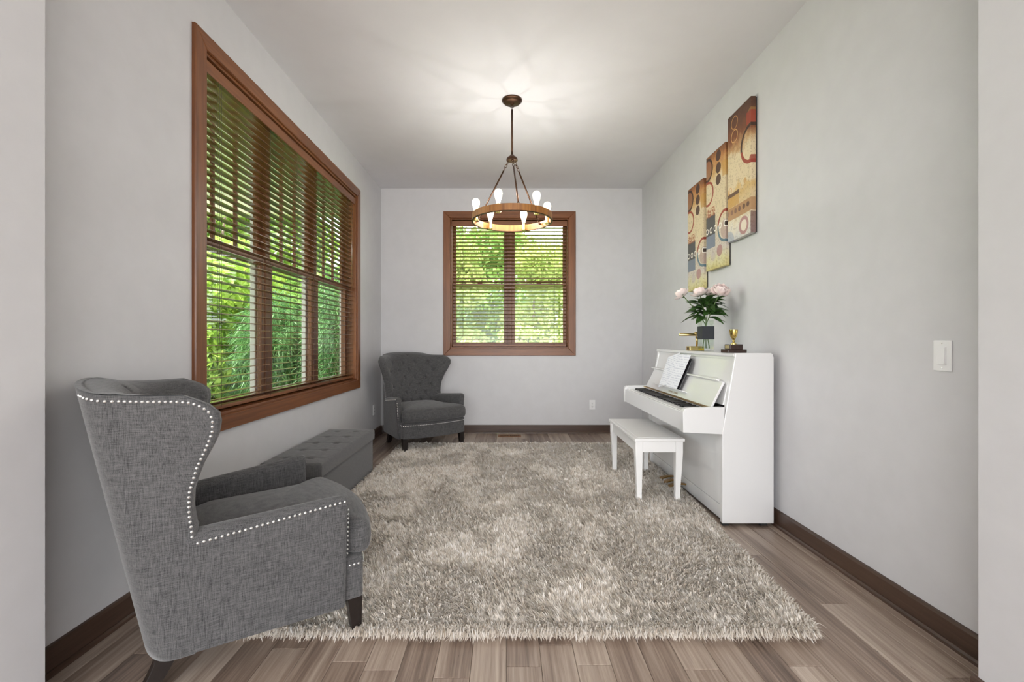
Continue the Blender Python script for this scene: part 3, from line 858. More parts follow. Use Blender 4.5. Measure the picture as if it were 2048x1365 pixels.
# edge strands flop outward
ox = np.where((r-x) < .03, 1.0, np.where((x-l) < .03, -1.0, 0)); oy = np.where((y-RY0) < .03, -1.0, np.where((RY1-y) < .03, 1.0, 0))
dx = np.cos(ang)*(1-near_edge)+ox*near_edge; dy = np.sin(ang)*(1-near_edge)+oy*near_edge
dl = np.maximum(1e-3, np.hypot(dx, dy)); dx /= dl; dy /= dl
wd = RNG.uniform(.0018, .0034, NB)*(.8+.25*(y-1.6))
px, py = -dy, dx
tw = RNG.normal(0, .5, NB)
base = np.stack([x, y, .006+.006*n1], 1)
hgt = ln*np.sqrt(1-lean**2*.92); run = ln*lean
mid = base+np.stack([dx*run*.38, dy*run*.38, hgt*.72], 1)
tip = base+np.stack([dx*run+px*tw*.010, dy*run+py*tw*.010, hgt*(.98-.12*near_edge)], 1)
sd = np.stack([px, py, tw*.3], 1)*wd[:, None]
V = np.empty((NB, 5, 3)); V[:, 0] = base-sd*.6; V[:, 1] = base+sd*.6; V[:, 2] = mid+sd; V[:, 3] = mid-sd; V[:, 4] = tip
V[:, :, 1] -= 3.25
b5 = np.arange(NB)[:, None]*5
T = np.concatenate([b5+np.array([[0, 1, 2]]), b5+np.array([[0, 2, 3]]), b5+np.array([[3, 2, 4]])])
tone = np.clip(.58+.10*(n1-.5)+.14*(n3-.5)+.42*(h3-.5)+RNG.normal(0, .18, NB), 0, 1)
po = link('pile', fast_mesh('pile', V.reshape(-1, 3), T, 'shag', np.repeat(tone, 5)), rug); po['kind'] = 'stuff'
# loose strands spilling over the rug's border
NE = 26000
per = RNG.uniform(0, 1, NE); sidek = RNG.choice(4, NE, p=[.36, .28, .28, .08])
yy = np.where(sidek == 0, RY0, np.where(sidek == 3, RY1, RY0+(RY1-RY0)*per)); lE, rE = rug_edges(yy)
xx = np.where(sidek == 1, lE, np.where(sidek == 2, rE, lE+(rE-lE)*per))
nx = np.where(sidek == 1, -1., np.where(sidek == 2, 1., 0)); ny = np.where(sidek == 0, -1., np.where(sidek == 3, 1., 0))
aj = RNG.normal(0, 1.0, NE)+1.6*(value_noise(xx, yy, .035, 23)-.5); ex = nx*np.cos(aj)-ny*np.sin(aj); ey = nx*np.sin(aj)+ny*np.cos(aj)
inn = RNG.uniform(-.004, .035, NE); bumpy = .012*(value_noise(xx, yy, .11, 21)-.3)
b0 = np.stack([xx-nx*(inn-bumpy), yy-ny*(inn-bumpy), RNG.uniform(.006, .024, NE)], 1)
Ln = RNG.uniform(.018, .048, NE)*(.7+.6*value_noise(xx, yy, .07, 22)); rise = RNG.uniform(.004, .030, NE)
m1 = b0+np.stack([ex*Ln*.5, ey*Ln*.5, rise], 1); t1 = b0+np.stack([ex*Ln, ey*Ln, rise*.4-.006], 1); t1[:, 2] = np.maximum(t1[:, 2], .002)
sE = np.stack([-ey, ex, np.zeros(NE)], 1)*RNG.uniform(.0018, .0034, NE)[:, None]
V = np.empty((NE, 5, 3)); V[:, 0] = b0-sE*.6; V[:, 1] = b0+sE*.6; V[:, 2] = m1+sE; V[:, 3] = m1-sE; V[:, 4] = t1; V[:, :, 1] -= 3.25
b5 = np.arange(NE)[:, None]*5
T = np.concatenate([b5+np.array([[0, 1, 2]]), b5+np.array([[0, 2, 3]]), b5+np.array([[3, 2, 4]])])
fo = link('fringe', fast_mesh('fringe', V.reshape(-1, 3), T, 'shag', np.repeat(np.clip(RNG.normal(.46, .26, NE), 0, 1), 5)), rug); fo['kind'] = 'stuff'
ol = []
for yy in np.linspace(RY0+.014, RY1-.014, 20): ol.append((float(rug_edges(yy)[1])-.014, yy-3.25))
for yy in np.linspace(RY1-.014, RY0+.014, 20): ol.append((float(rug_edges(yy)[0])+.014, yy-3.25))
MB().prism(ol, .001, .010, 'z').obj('backing', 'rug_backing', rug)

# ------------------------------------------------------------------ upright piano
PX0, PX1, PY0, PY1 = 1.304, 1.617, 2.730, 4.140      # lower front, back, near end, far end
pn = tag(empty('upright_piano', (0, 0, 0)), 'white lacquered upright piano against the right wall', 'piano')
side = [(PX0, .02), (PX1, .02), (PX1, 1.030), (1.607, 1.046), (1.590, 1.053), (1.384, 1.053), (1.304, .575)]
for a, b in ((PY0, PY0+.034), (PY1-.034, PY1)): MB().prism(side, a, b, 'y').obj('side_panel', 'piano', pn, bevel=.004)
# toe blocks / casters
for yy in (PY0+.02, PY1-.05):
    for xx in (PX0+.03, PX1-.05): MB().box(xx-.02, xx+.02, yy, yy+.03, 0, .022).obj('foot', 'rubber', pn)
i0, i1 = PY0+.034, PY1-.034
MB().prism([(1.372, 1.034), (1.612, 1.034), (1.612, 1.048), (1.600, 1.056), (1.380, 1.056), (1.370, 1.050)], PY0+.001, PY1-.001, 'y').obj('top_lid', 'piano', pn, bevel=.003)
MB().prism([(1.392, 1.032), (1.410, 1.032), (1.338, .735), (1.322, .735)], i0, i1, 'y').obj('upper_panel', 'piano', pn, bevel=.002)
MB().prism([(1.385, 1.034), (1.397, 1.034), (1.394, 1.018), (1.381, 1.018)], i0, i1, 'y').obj('panel_moulding', 'piano', pn)
MB().box(1.318, 1.338, i0, i1, .115, .570).obj('lower_panel', 'piano', pn, bevel=.003)
MB().box(1.322, 1.340, i0, i1, .024, .110).obj('toe_rail', 'piano', pn, bevel=.003)
MB().box(1.585, 1.612, i0, i1, .03, 1.03).obj('back_frame', 'piano', pn)
# arms (key cheeks) with rounded front
arm = [(1.310, .560), (1.068, .572)]+[(1.102-.036*math.cos(t), .690+.033*math.sin(t)) for t in np.linspace(0, PI/2, 7)]+[(1.322, .726)]
for a, b in ((PY0+.004, PY0+.044), (PY1-.044, PY1-.004)): MB().prism(arm, a, b, 'y').obj('key_cheek', 'piano', pn, bevel=.003)
k0, k1 = PY0+.044, PY1-.044
MB().prism([(1.082, .575), (1.330, .565), (1.330, .660), (1.082, .660)], k0, k1, 'y').obj('key_bed', 'piano', pn)
MB().prism([(1.070, .578), (1.086, .578), (1.086, .690), (1.082, .694), (1.074, .694), (1.070, .690)], k0, k1, 'y').obj('key_slip', 'piano', pn, bevel=.002)
for a, b in ((k0, k0+.045), (k1-.045, k1)): MB().box(1.088, 1.255, a, b, .660, .705).obj('key_block', 'piano', pn, bevel=.004)
# keys: bass at the far end
ka, kb = k0+.047, k1-.047; kw = (kb-ka)/52
wme = MB().prism([(0, 0), (.148, 0), (.148, .026), (.004, .026), (0, .022)], -kw/2+.0006, kw/2-.0006, 'y').mesh('white_key', 'white_key')
bme = MB().prism([(.050, .026), (.148, .026), (.148, .039), (.056, .038), (.052, .034)], -.0052, .0052, 'y').mesh('black_key', 'black_key')
names = 'ABCDEFG'; kz = .668
for i in range(52):
    yc = kb-kw*(i+.5); link('white_key', wme, pn, loc=(1.092, yc, kz))
    if names[i % 7] in 'ACDFG' and i < 51: link('black_key', bme, pn, loc=(1.092, yc-kw/2, kz))
MB().prism([(1.238, .690), (1.262, .690), (1.268, .716), (1.246, .716)], k0, k1, 'y').obj('name_rail', 'piano', pn)
MB().box(1.228, 1.257, k0+.03, k1-.03, .714, .7195).obj('brass_hinge', 'brass', pn)
hp = MB()
for i in range(2): hp.box(1.231+i*.013, 1.238+i*.013, k0+.03, k1-.03, .7195, .7212)
hp.obj('hinge_leaf', 'old_brass', pn)
# fallboard leaning open, with folded lip
fa, fb = (1.256, .718), (1.334, .876)
d = Vector((fb[0]-fa[0], fb[1]-fa[1])).normalized(); nv = Vector((-d.y, d.x))
def fpt(s, t): return (fa[0]+d.x*s+nv.x*t, fa[1]+d.y*s+nv.y*t)
FL = .178
fbd = MB().prism([fpt(0, 0), fpt(FL, 0), fpt(FL, -.014), fpt(0, -.014)], k0+.012, k1-.012, 'y').obj('fallboard', 'piano', pn, bevel=.002)
MB().prism([fpt(FL-.004, .0), fpt(FL+.010, .0), fpt(FL+.005, .022), fpt(FL-.005, .022)], k0+.060, k1+.02, 'y').obj('fallboard_lip', 'piano', fbd, bevel=.002)
MB().prism([fpt(.045, 0), fpt(.040, .036), fpt(.046, .038), fpt(.053, 0)], 3.20, 3.85, 'y').obj('music_ledge', 'piano', fbd, bevel=.001)
# maker's lettering on the fallboard
tc = bpy.data.curves.new('lettering', 'FONT'); tc.body = 'YOUNG CHANG'; tc.size = .022; tc.align_x = 'CENTER'; tc.extrude = .0004; tc.space_character = 1.25
to = bpy.data.objects.new('lettering', tc); COL.objects.link(to)
dg = bpy.context.evaluated_depsgraph_get(); tme = bpy.data.meshes.new_from_object(to.evaluated_get(dg)); bpy.data.objects.remove(to)
tme.materials.clear(); tme.materials.append(M['old_brass'])
lt = link('lettering', tme, fbd); lt['label'] = 'small metal maker lettering'
q = fpt(.014, .0006)
X = Vector((0, -1, 0)); Yv = Vector((d.x, 0, d.y)); Z = X.cross(Yv)
lt.matrix_local = Matrix.Translation((q[0], 3.44, q[1])) @ Matrix((X, Yv, Z)).transposed().to_4x4()
# pedals
for i, yy in enumerate((3.34, 3.435, 3.53)):
    pd = MB()
    P = []
    for k in range(9):
        t = k/8; xx = 1.335-.14*t; wv = .012+.010*smoothstep(.45, .9, t)-(.012 if k == 8 else 0); zz = .060+.010*math.sin(t*PI)-.012*t
        P.append([(xx, yy-wv, zz), (xx, yy+wv, zz), (xx, yy+wv, zz+.010), (xx, yy-wv, zz+.010)])
    pd.grid(P, close_v=True); pd.f += [(0,1,2,3), tuple(32+k for k in (3,2,1,0))]
    pd.obj('pedal', 'old_brass', pn, smooth=True, angle=40)
# sheets of music and a tablet leaning on the fallboard
def sheet(label, yc, w_, h_, tilt, off, zb):
    base = fpt(.046, .026+off); lean = math.radians(23)
    o = MB().box(-.0006, .0006, -w_/2, w_/2, 0, h_).obj('sheet_of_music', 'sheet')
    o.location = (base[0], yc, zb); o.rotation_euler = (tilt, lean, 0)
    return tag(o, label, 'paper', 'sheets on the piano')
sheet('front sheet of handwritten blue lyrics propped on the piano', 3.43, .216, .275, .0, .0065, .772)
sheet('sheet of blue handwriting fanned out behind the front sheet', 3.60, .216, .275, -.22, .004, .770)
tb = tag(empty('tablet', (fpt(.046, .020)[0]+.004, 3.385, .772), 0), 'black glossy tablet standing behind the sheet music', 'tablet')
tb.rotation_euler = (.0, math.radians(23.5), 0)
MB().box(-.004, .004, -.085, .085, 0, .245).obj('case', 'black', tb, bevel=.003)
MB().box(-.0052, -.0042, -.075, .075, .010, .235).obj('screen', 'black_key', tb)

# ------------------------------------------------------------------ piano bench
bn = tag(empty('piano_bench', (1.040, 3.465, .0)), 'white wooden piano bench standing on the rug', 'bench')
bh, bw, bl = .462, .172, .395
MB().box(-bw, bw, -bl, bl, bh-.022, bh).obj('seat_top', 'bench', bn, bevel=.004)
MB().box(-bw+.03, bw-.03, -bl+.03, bl-.03, bh, bh+.002).obj('seat_panel', 'bench', bn, bevel=.001)
for s in (-1, 1):
    MB().box(s*(bw-.026)-.009, s*(bw-.026)+.009, -bl+.05, bl-.05, bh-.098, bh-.022).obj('apron', 'bench', bn, bevel=.002)
    MB().box(-bw+.05, bw-.05, s*(bl-.028)-.009, s*(bl-.028)+.009, bh-.098, bh-.022).obj('apron', 'bench', bn, bevel=.002)
    for t_ in (-1, 1):
        cx, cy = s*(bw-.034), t_*(bl-.036)
        P = []
        for z, r, o_ in ((bh-.022, .025, 0), (bh-.10, .025, 0), (.26, .022, .002), (.13, .018, .005), (.07, .017, .006), (.03, .019, .004), (.008, .022, 0)):
            P.append([(cx+dx*r-s*o_, cy+dy*r-t_*o_, z) for dx, dy in ((-1,-1),(1,-1),(1,1),(-1,1))])
        mb = MB().grid(P, close_v=True); mb.f += [(0,1,2,3), (27,26,25,24)]; mb.obj('leg', 'bench', bn, bevel=.003)

# ------------------------------------------------------------------ things on the piano
ZT = 1.056
lp = tag(empty('piano_lamp', (1.435, 3.44, ZT)), 'small brass piano lamp on the piano left of the vase', 'lamp')
MB().box(-.055, .055, -.035, .035, 0, .034).obj('base', 'brass', lp, bevel=.003)
MB().box(-.0565, -.0552, -.012, .012, .008, .024).obj('switch', 'black', lp)
MB().box(.012, .050, -.0365, -.0352, .004, .018).obj('sticker', 'yellow', lp)['label'] = 'yellow sticker on the lamp base'
MB().tube([(.012, 0, .034), (.014, 0, .08), (.006, 0, .108)], .0075, 10).obj('stem', 'brass', lp, smooth=True)
MB().tube([(-.125, 0, .122), (-.12, 0, .122), (.064, 0, .122), (.07, 0, .122)], [.007, .011, .011, .007], 14).obj('shade_tube', 'brass', lp, smooth=True)
MB().sphere((.006, 0, .130), .017, 12, 8, .8).obj('knuckle', 'brass', lp, smooth=True)
MB().sphere((.072, 0, .122), .013, 12, 8).obj('end_knob', 'gold', lp, smooth=True)

vx, vy = 1.452, 3.295
vs = tag(empty('glass_vase', (vx, vy, ZT)), 'square clear glass vase with a black band on the piano', 'vase')
def sqring(r, z, rr=.006): return [(sx*r, sy*r, z) for sx, sy in ((-1,-1),(1,-1),(1,1),(-1,1))]
M['vase_glass'] = mat_glass(); M['vase_glass'].name = 'vase_glass'
P = [sqring(.0425, .0), sqring(.0425, .225), sqring(.039, .225), sqring(.039, .016)]
mb = MB().grid(P, close_v=True); mb.f += [(3,2,1,0), (12,13,14,15)]
mb.obj('body', 'vase_glass', vs, bevel=.002)
P = [sqring(.0432, .085), sqring(.0432, .180), sqring(.0428, .180), sqring(.0428, .085)]
mb = MB().grid(P+[P[0]], close_v=True); mb.obj('band', plain('band_cloth', lin(44, 48, 54), .6), vs)
mw, nt_, b_ = new_mat('water'); nn_ = NN(nt_); nt_.nodes.remove(b_)
t_ = nn_.node('ShaderNodeBsdfTransparent'); t_.inputs[0].default_value = (.96, .975, .965, 1); nt_.links.new(t_.outputs[0], nt_.nodes['Material Output'].inputs[0])
MB().box(-.0385, .0385, -.0385, .0385, .017, .15).obj('water', mw, vs)

def petal(L, wd, cup, ruff, seed):
    r = random.Random(seed); P = []
    for i in range(5):
        row = []
        for j in range(5):
            u = i/4; v = -1+2*j/4
            half = wd*math.sin(PI*(.12+.76*u**.8))**.7
            x = v*half; out = L*math.sin(u*cup)/cup; up = L*(1-math.cos(u*cup))/cup
            up += .35*half*v*v; out -= ruff*L*abs(v)*u*.2
            if i == 4: out += L*.07*math.sin(3*v*2+r.random()*6); up += L*.05*math.cos(4*v+r.random()*6)
            row.append((out, x, up))
        P.append(row)
    return P
def peony(label, top, axis, R, seed, foot):
    root = tag(empty('peony', (vx, vy, ZT)), label, 'flower', 'peonies in the glass vase')
    top = Vector(top); axis = Vector(axis).normalized(); q = axis.to_track_quat('Z', 'Y').to_matrix()
    mb = MB(); r = random.Random(seed)
    for lay, (n, L, cup, el) in enumerate(((7, 1.0, 1.25, -.28), (8, .98, 1.7, .05), (8, .92, 2.0, .35), (8, .80, 2.2, .65), (7, .66, 2.3, .95), (5, .5, 2.2, 1.2))):
        for k in range(n):
            P = petal(R*L*1.18, R*.50*L, cup, .5, r.random())
            az = 2*PI*(k+.5*(lay % 2)+r.uniform(-.2, .2))/n; e = el+r.uniform(-.12, .12)
            Rm = q @ Matrix.Rotation(az, 3, 'Z') @ Matrix.Rotation(-e, 3, 'Y')
            mb.grid([[tuple(Rm @ Vector(p)+top-axis*R*.25) for p in row] for row in P])
    mb.obj('bloom', 'peony', root, smooth=True)
    f = Vector(foot); b = top-axis*R*.2
    mid = Vector((f.x*-.2, f.y*-.2, .20))
    MB().tube([f, f.lerp(mid, .5), mid, mid.lerp(b, .5)+Vector((0, 0, .01)), b], .0035, 8).obj('stem', 'stem', root, smooth=True)
    sp = MB()
    for k in range(4):
        az = 2*PI*k/4+.4; dd = q @ Vector((math.cos(az), math.sin(az), -.15))
        a = b; t2 = b+dd*R*.75; s_ = dd.cross(axis).normalized()*R*.22; m_ = (a+t2)/2
        sp.add([a, m_+s_, t2, m_-s_], [(0, 1, 2, 3)])
    sp.obj('sepals', 'pleaf', root, smooth=True)
    return root
def leafmesh(L, wd, bend):
    P = []
    for i in range(7):
        u = i/6; hw = wd*math.sin(PI*u**.85)*.5+.0006
        zc = -bend*L*u*u; P.append([(u*L, -hw, zc+hw*.35), (u*L, 0, zc), (u*L, hw, zc+hw*.35)])
    return MB().grid(P)
peos = []
PE = [('leftmost pale pink peony leaning toward the end wall', (-.115, .155, .430), (-.5, .45, .8), .058, 1, (.02, -.015, .02)),
      ('pale pink peony second from left in the vase', (-.03, .035, .425), (-.25, .1, .9), .063, 2, (-.02, .01, .02)),
      ('smaller pale peony half hidden at the back of the bunch', (.055, .045, .425), (.3, .3, .85), .05, 3, (.01, .02, .02)),
      ('largest open peony on the right of the bunch', (.055, -.105, .425), (-.1, -.55, .75), .069, 4, (-.015, .02, .02))]
for p in PE: peos.append(peony(*p))
r = random.Random(5)
for k in range(60):
    az = r.uniform(0, 2*PI); z = r.uniform(.238, .365); el = r.uniform(-.30, .85); L = r.uniform(.08, .145)
    mb = leafmesh(L, L*.36, r.uniform(.1, .5)); par = peos[k % 4]
    o = mb.obj('leaf', 'pleaf', par, smooth=True)
    o.location = (.022*math.cos(az), .022*math.sin(az), z); o.rotation_euler = (r.uniform(-.6, .6), -el, az)

tp = tag(empty('trophy', (1.432, 2.850, ZT)), 'small gold cup trophy on a two-tier dark base', 'trophy')
MB().box(-.058, .058, -.050, .050, 0, .020).obj('lower_base', 'trophy_base', tp, bevel=.002)
MB().box(-.040, .040, -.036, .036, .020, .052).obj('upper_base', 'trophy_base', tp, bevel=.002)
MB().box(-.0412, -.0402, -.026, .026, .026, .046).obj('name_plate', 'plate', tp)
MB().lathe([(.001, .052), (.018, .052), (.018, .056), (.010, .060), (.006, .068), (.009, .074), (.006, .080), (.010, .086), (.019, .102), (.024, .125), (.0255, .146), (.0235, .146), (.021, .122), (.001, .095)], 24).obj('cup', 'gold', tp, smooth=True, angle=50)
for s in (-1, 1):
    MB().tube([(0, s*.023, .138), (0, s*.034, .142), (0, s*.036, .128), (0, s*.029, .110), (0, s*.020, .104)], .0022, 8).obj('handle', 'gold', tp, smooth=True)

# ------------------------------------------------------------------ chandelier
cx, cy = .035, 3.49
cn = tag(empty('chandelier', (cx, cy, ZC)), 'round wooden ring chandelier with six lit bulbs', 'chandelier')
zz = lambda z: z-ZC
MB().lathe([(.001, 0), (.078, 0), (.078, -.010), (.070, -.014), (.066, -.022), (.060, -.026), (.020, -.030), (.012, -.040), (.001, -.042)], 32).obj('canopy', 'bronze', cn, smooth=True, angle=40)
ck = MB(); ck.torus((0, 0, -.054), .010, .0026, 16, 6, Matrix.Rotation(PI/2, 3, 'X')); ck.torus((0, 0, -.068), .009, .0024, 16, 6, Matrix.Rotation(PI/2, 3, 'Y'))
ck.obj('hang_loop', 'bronze', cn, smooth=True)
MB().tube([(0, 0, -.074), (0, 0, zz(2.565))], .0075, 12).obj('stem', 'bronze', cn, smooth=True)
MB().lathe([(.001, zz(2.575)), (.012, zz(2.575)), (.018, zz(2.565)), (.036, zz(2.553)), (.044, zz(2.540)), (.044, zz(2.528)), (.001, zz(2.524))], 24).obj('hub', 'bronze', cn, smooth=True, angle=40)
RR = .312; zr0, zr1 = zz(2.052), zz(2.105)
rg = MB(); n = 64
rg.lathe([(RR, zr0), (RR, zr1), (RR-.010, zr1), (RR-.010, zr0), (RR, zr0)], n)
ro = rg.obj('ring', 'ring', cn, smooth=True, angle=40)
MB().lathe([(RR+.0015, zr0-.001), (RR+.0015, zr0+.004), (RR-.0115, zr0+.004), (RR-.0115, zr0-.001), (RR+.0015, zr0-.001)], n).obj('ring_edge', 'bronze', cn, smooth=True, angle=40)
OFF = -9
for ad in (81, 201, 321):
    a = math.radians(ad); ux, uy = math.cos(a), -math.sin(a)
    top = Vector((ux*.032, uy*.032, zz(2.524))); bot = Vector((ux*(RR-.022), uy*(RR-.022), zr0+.035))
    dd = (bot-top).normalized(); Lr = (bot-top).length
    rd = MB().tube([top+dd*.075, bot-dd*.045], .0062, 10).obj('support_rod', 'bronze', cn, smooth=True)
    lk = MB()
    qm = dd.to_track_quat('Y', 'Z').to_matrix()
    for k, s_ in enumerate((.012, .036, .060)): lk.torus(top+dd*s_, .0085, .0022, 14, 6, qm @ Matrix.Rotation(PI/2*(k % 2), 3, 'Y'), 1.7)
    for k, s_ in enumerate((.034, .012)): lk.torus(bot-dd*s_, .0085, .0022, 14, 6, qm @ Matrix.Rotation(PI/2*(k % 2), 3, 'Y'), 1.7)
    lk.obj('chain', 'bronze', rd, smooth=True)
    MB().box(-.004, .018, -.008, .008, -.004, .004).xf(Matrix.Translation((ux*(RR-.026), uy*(RR-.026), zr0+.034)) @ Matrix.Rotation(math.atan2(uy, ux), 4, 'Z')).obj('ring_bracket', 'bronze', rd)
for k in range(6):
    a = math.radians(OFF+60*k); ux, uy = math.cos(a), -math.sin(a)
    R2 = RR-.032; b = Vector((ux*R2, uy*R2, 0))
    sk = MB().lathe([(.001, zz(2.050)), (.017, zz(2.050)), (.019, zz(2.056)), (.019, zz(2.064)), (.014, zz(2.068)), (.0135, zz(2.114)), (.001, zz(2.116))], 16, (b.x, b.y, 0)).obj('socket', 'brass', cn, smooth=True, angle=40)
    MB().box(0, .030, -.010, .010, -.003, .003).xf(Matrix.Translation((b.x, b.y, zz(2.056))) @ Matrix.Rotation(math.atan2(uy, ux), 4, 'Z')).obj('socket_bracket', 'bronze', sk)
    prof = [(.012, 2.112), (.0135, 2.122), (.018, 2.140), (.0255, 2.165), (.0295, 2.183), (.0295, 2.193), (.026, 2.207), (.016, 2.217), (.0005, 2.221)]
    MB().lathe([(r_, zz(z_)) for r_, z_ in prof], 20, (b.x, b.y, 0)).obj('bulb', 'bulb', sk, smooth=True)
    ld = bpy.data.lights.new('bulb_light', 'POINT'); ld.energy = BULB_W; ld.shadow_soft_size = .010; ld.color = (1, .98, .94)
    lo = bpy.data.objects.new('bulb_light', ld); COL.objects.link(lo); lo.location = (cx+b.x, cy+b.y, 2.178)

# ------------------------------------------------------------------ canvas prints on the right wall
def art_mat(name, Wd, Ht, design):
    m, nt, b = new_mat(name); n = NN(nt)
    co = n.node('ShaderNodeTexCoord').outputs['Object']
    sp = n.node('ShaderNodeSeparateXYZ'); nt.links.new(co, sp.inputs[0])
    wob = n.noise(26, 3); wob2 = n.noise(23, 3, vscale=(1, 1.3, .8))
    u = n.math('ADD', n.math('SUBTRACT', .5, n.math('DIVIDE', sp.outputs[1], Wd)), n.math('MULTIPLY', n.math('SUBTRACT', wob, .5), .02))
    v = n.math('ADD', n.math('SUBTRACT', .5, n.math('DIVIDE', sp.outputs[2], Ht)), n.math('MULTIPLY', n.math('SUBTRACT', wob2, .5), .008))
    big = n.noise(1, 5, .65, vscale=(8, 14, 9)); grain = n.noise(70, 4, .7)
    vn = n.math('ADD', v, n.math('ADD', n.math('MULTIPLY', n.math('SUBTRACT', big, .5), .26), n.math('MULTIPLY', n.math('SUBTRACT', grain, .5), .05)))
    col = n.ramp(vn, design['bg'])
    col = n.mix(n.math('MULTIPLY', n.math('GREATER_THAN', grain, .57), .32), col, lin(104, 70, 46))
    def dist(u0, v0):
        a = n.math('MULTIPLY', n.math('SUBTRACT', u, u0), Wd); c = n.math('MULTIPLY', n.math('SUBTRACT', v, v0), Ht)
        return n.math('SQRT', n.math('ADD', n.math('MULTIPLY', a, a), n.math('MULTIPLY', c, c)))
    def band(x, a, c): return n.math('MULTIPLY', n.math('GREATER_THAN', x, a), n.math('LESS_THAN', x, c))
    for s in design['shapes']:
        k = s[0]; c = s[-2]; al = s[-1]
        if k == 'disc': f = n.math('LESS_THAN', dist(s[1], s[2]), s[3])
        elif k == 'ring': f = n.math('COMPARE', dist(s[1], s[2]), s[3], s[4])
        elif k == 'ringtop': f = n.math('MULTIPLY', n.math('COMPARE', dist(s[1], s[2]), s[3], s[4]), n.math('LESS_THAN', v, s[5]))
        elif k == 'ringbot': f = n.math('MULTIPLY', n.math('COMPARE', dist(s[1], s[2]), s[3], s[4]), n.math('GREATER_THAN', v, s[5]))
        elif k == 'rect': f = n.math('MULTIPLY', band(u, s[1], s[2]), band(v, s[3], s[4]))
        elif k == 'speck': f = n.math('MULTIPLY', n.math('MULTIPLY', band(u, s[1], s[2]), band(v, s[3], s[4])), n.math('GREATER_THAN', grain, s[5]))
        col = n.mix(n.math('MULTIPLY', f, al), col, c)
    n.put(b.inputs['Base Color'], col); b.inputs['Roughness'].default_value = .55
    n.bump(n.noise(900, 1), .1, .0005, b)
    return m
CREAM, BROWN, RUST, OCHRE = lin(218, 200, 164), lin(76, 48, 34), lin(128, 76, 46), lin(192, 146, 74)
RED, DARK, MAUVE, BLUE, SLATE, WHT = lin(150, 58, 42), lin(58, 38, 30), lin(170, 124, 122), lin(150, 162, 180), lin(72, 72, 76), lin(238, 232, 222)
d1 = dict(bg=[(0, BROWN), (.10, lin(96, 60, 42)), (.20, RUST), (.29, lin(190, 150, 104)), (.34, CREAM), (.58, CREAM), (.63, lin(206, 172, 112)), (.80, lin(214, 196, 160)), (.88, lin(222, 212, 192)), (1.0, lin(206, 204, 200))],
          shapes=[('ring', .31, .081, .043, .003, lin(206, 150, 92), .9), ('ring', .31, .186, .043, .0035, lin(214, 164, 104), .9), ('ringtop', .33, .292, .045, .003, .285, lin(190, 130, 80), .7),
                  ('disc', 1.0, .145, .060, OCHRE, .35), ('rect', .82, 1.2, .098, .19, RED, .9),
                  ('ringtop', 1.0, .337, .122, .011, .362, DARK, .95), ('ringbot', 1.0, .337, .122, .012, .362, RED, .95), ('disc', 1.02, .455, .026, RED, .9),
                  ('disc', .76, .588, .019, lin(196, 150, 86), .75), ('disc', .54, .60, .018, lin(214, 178, 116), .6), ('ring', .12, .60, .022, .003, lin(206, 140, 80), .7),
                  ('rect', -.2, .50, .652, .735, OCHRE, .75), ('rect', -.2, .51, .624, .654, lin(84, 58, 52), .9),
                  ('rect', -.2, 1.2, .738, .835, lin(166, 122, 80), .85)]
                 + [('disc', uu, .778, .018, lin(72+12*k, 50+10*k, 46+8*k), .85) for k, uu in enumerate((1.06, .88, .71, .53, .36, .20, .03))]
                 + [('disc', .05, 1.0, .075, BLUE, .6), ('disc', .71, .92, .062, MAUVE, .9), ('disc', .71, .92, .038, lin(226, 214, 194), .95), ('rect', .985, 1.3, .84, 1.1, lin(96, 46, 42), .8)])
d2 = dict(bg=[(0, lin(112, 68, 44)), (.08, lin(180, 122, 70)), (.17, lin(206, 166, 108)), (.26, CREAM), (.46, CREAM), (.60, lin(216, 200, 170)), (.84, lin(206, 196, 186)), (.93, lin(214, 206, 160)), (1, lin(196, 184, 122))],
          shapes=[('disc', .08, .12, .085, lin(140, 92, 66), .8), ('ring', .08, .12, .084, .010, DARK, .95), ('ring', .10, .328, .090, .009, RED, .95),
                  ('rect', .86, 1.3, .14, .265, OCHRE, .7),
                  ('disc', .66, .062, .041, lin(70, 48, 40), .95), ('disc', .66, .164, .041, lin(74, 50, 42), .95), ('disc', .66, .262, .041, lin(78, 52, 44), .95),
                  ('rect', -.3, .50, .53, .70, SLATE, .95), ('rect', -.3, .50, .70, .81, lin(112, 124, 142), .9), ('speck', -.3, .50, .46, .54, .50, lin(160, 92, 60), .9),
                  ('ringtop', 1.0, .672, .112, .010, .655, RED, .95), ('ringbot', 1.0, .672, .112, .010, .655, lin(92, 120, 134), .95), ('disc', 1.0, .70, .07, lin(170, 140, 132), .6),
                  ('disc', .72, .86, .044, MAUVE, .8), ('disc', .40, .89, .035, lin(190, 176, 176), .5)]
                 + [('ring', uu, .657, .020, .0042, WHT, .97) for uu in (.06, .275, .50, .75)] + [('disc', 1.0, .657, .024, WHT, .97), ('disc', 1.02, .657, .016, DARK, .97)])
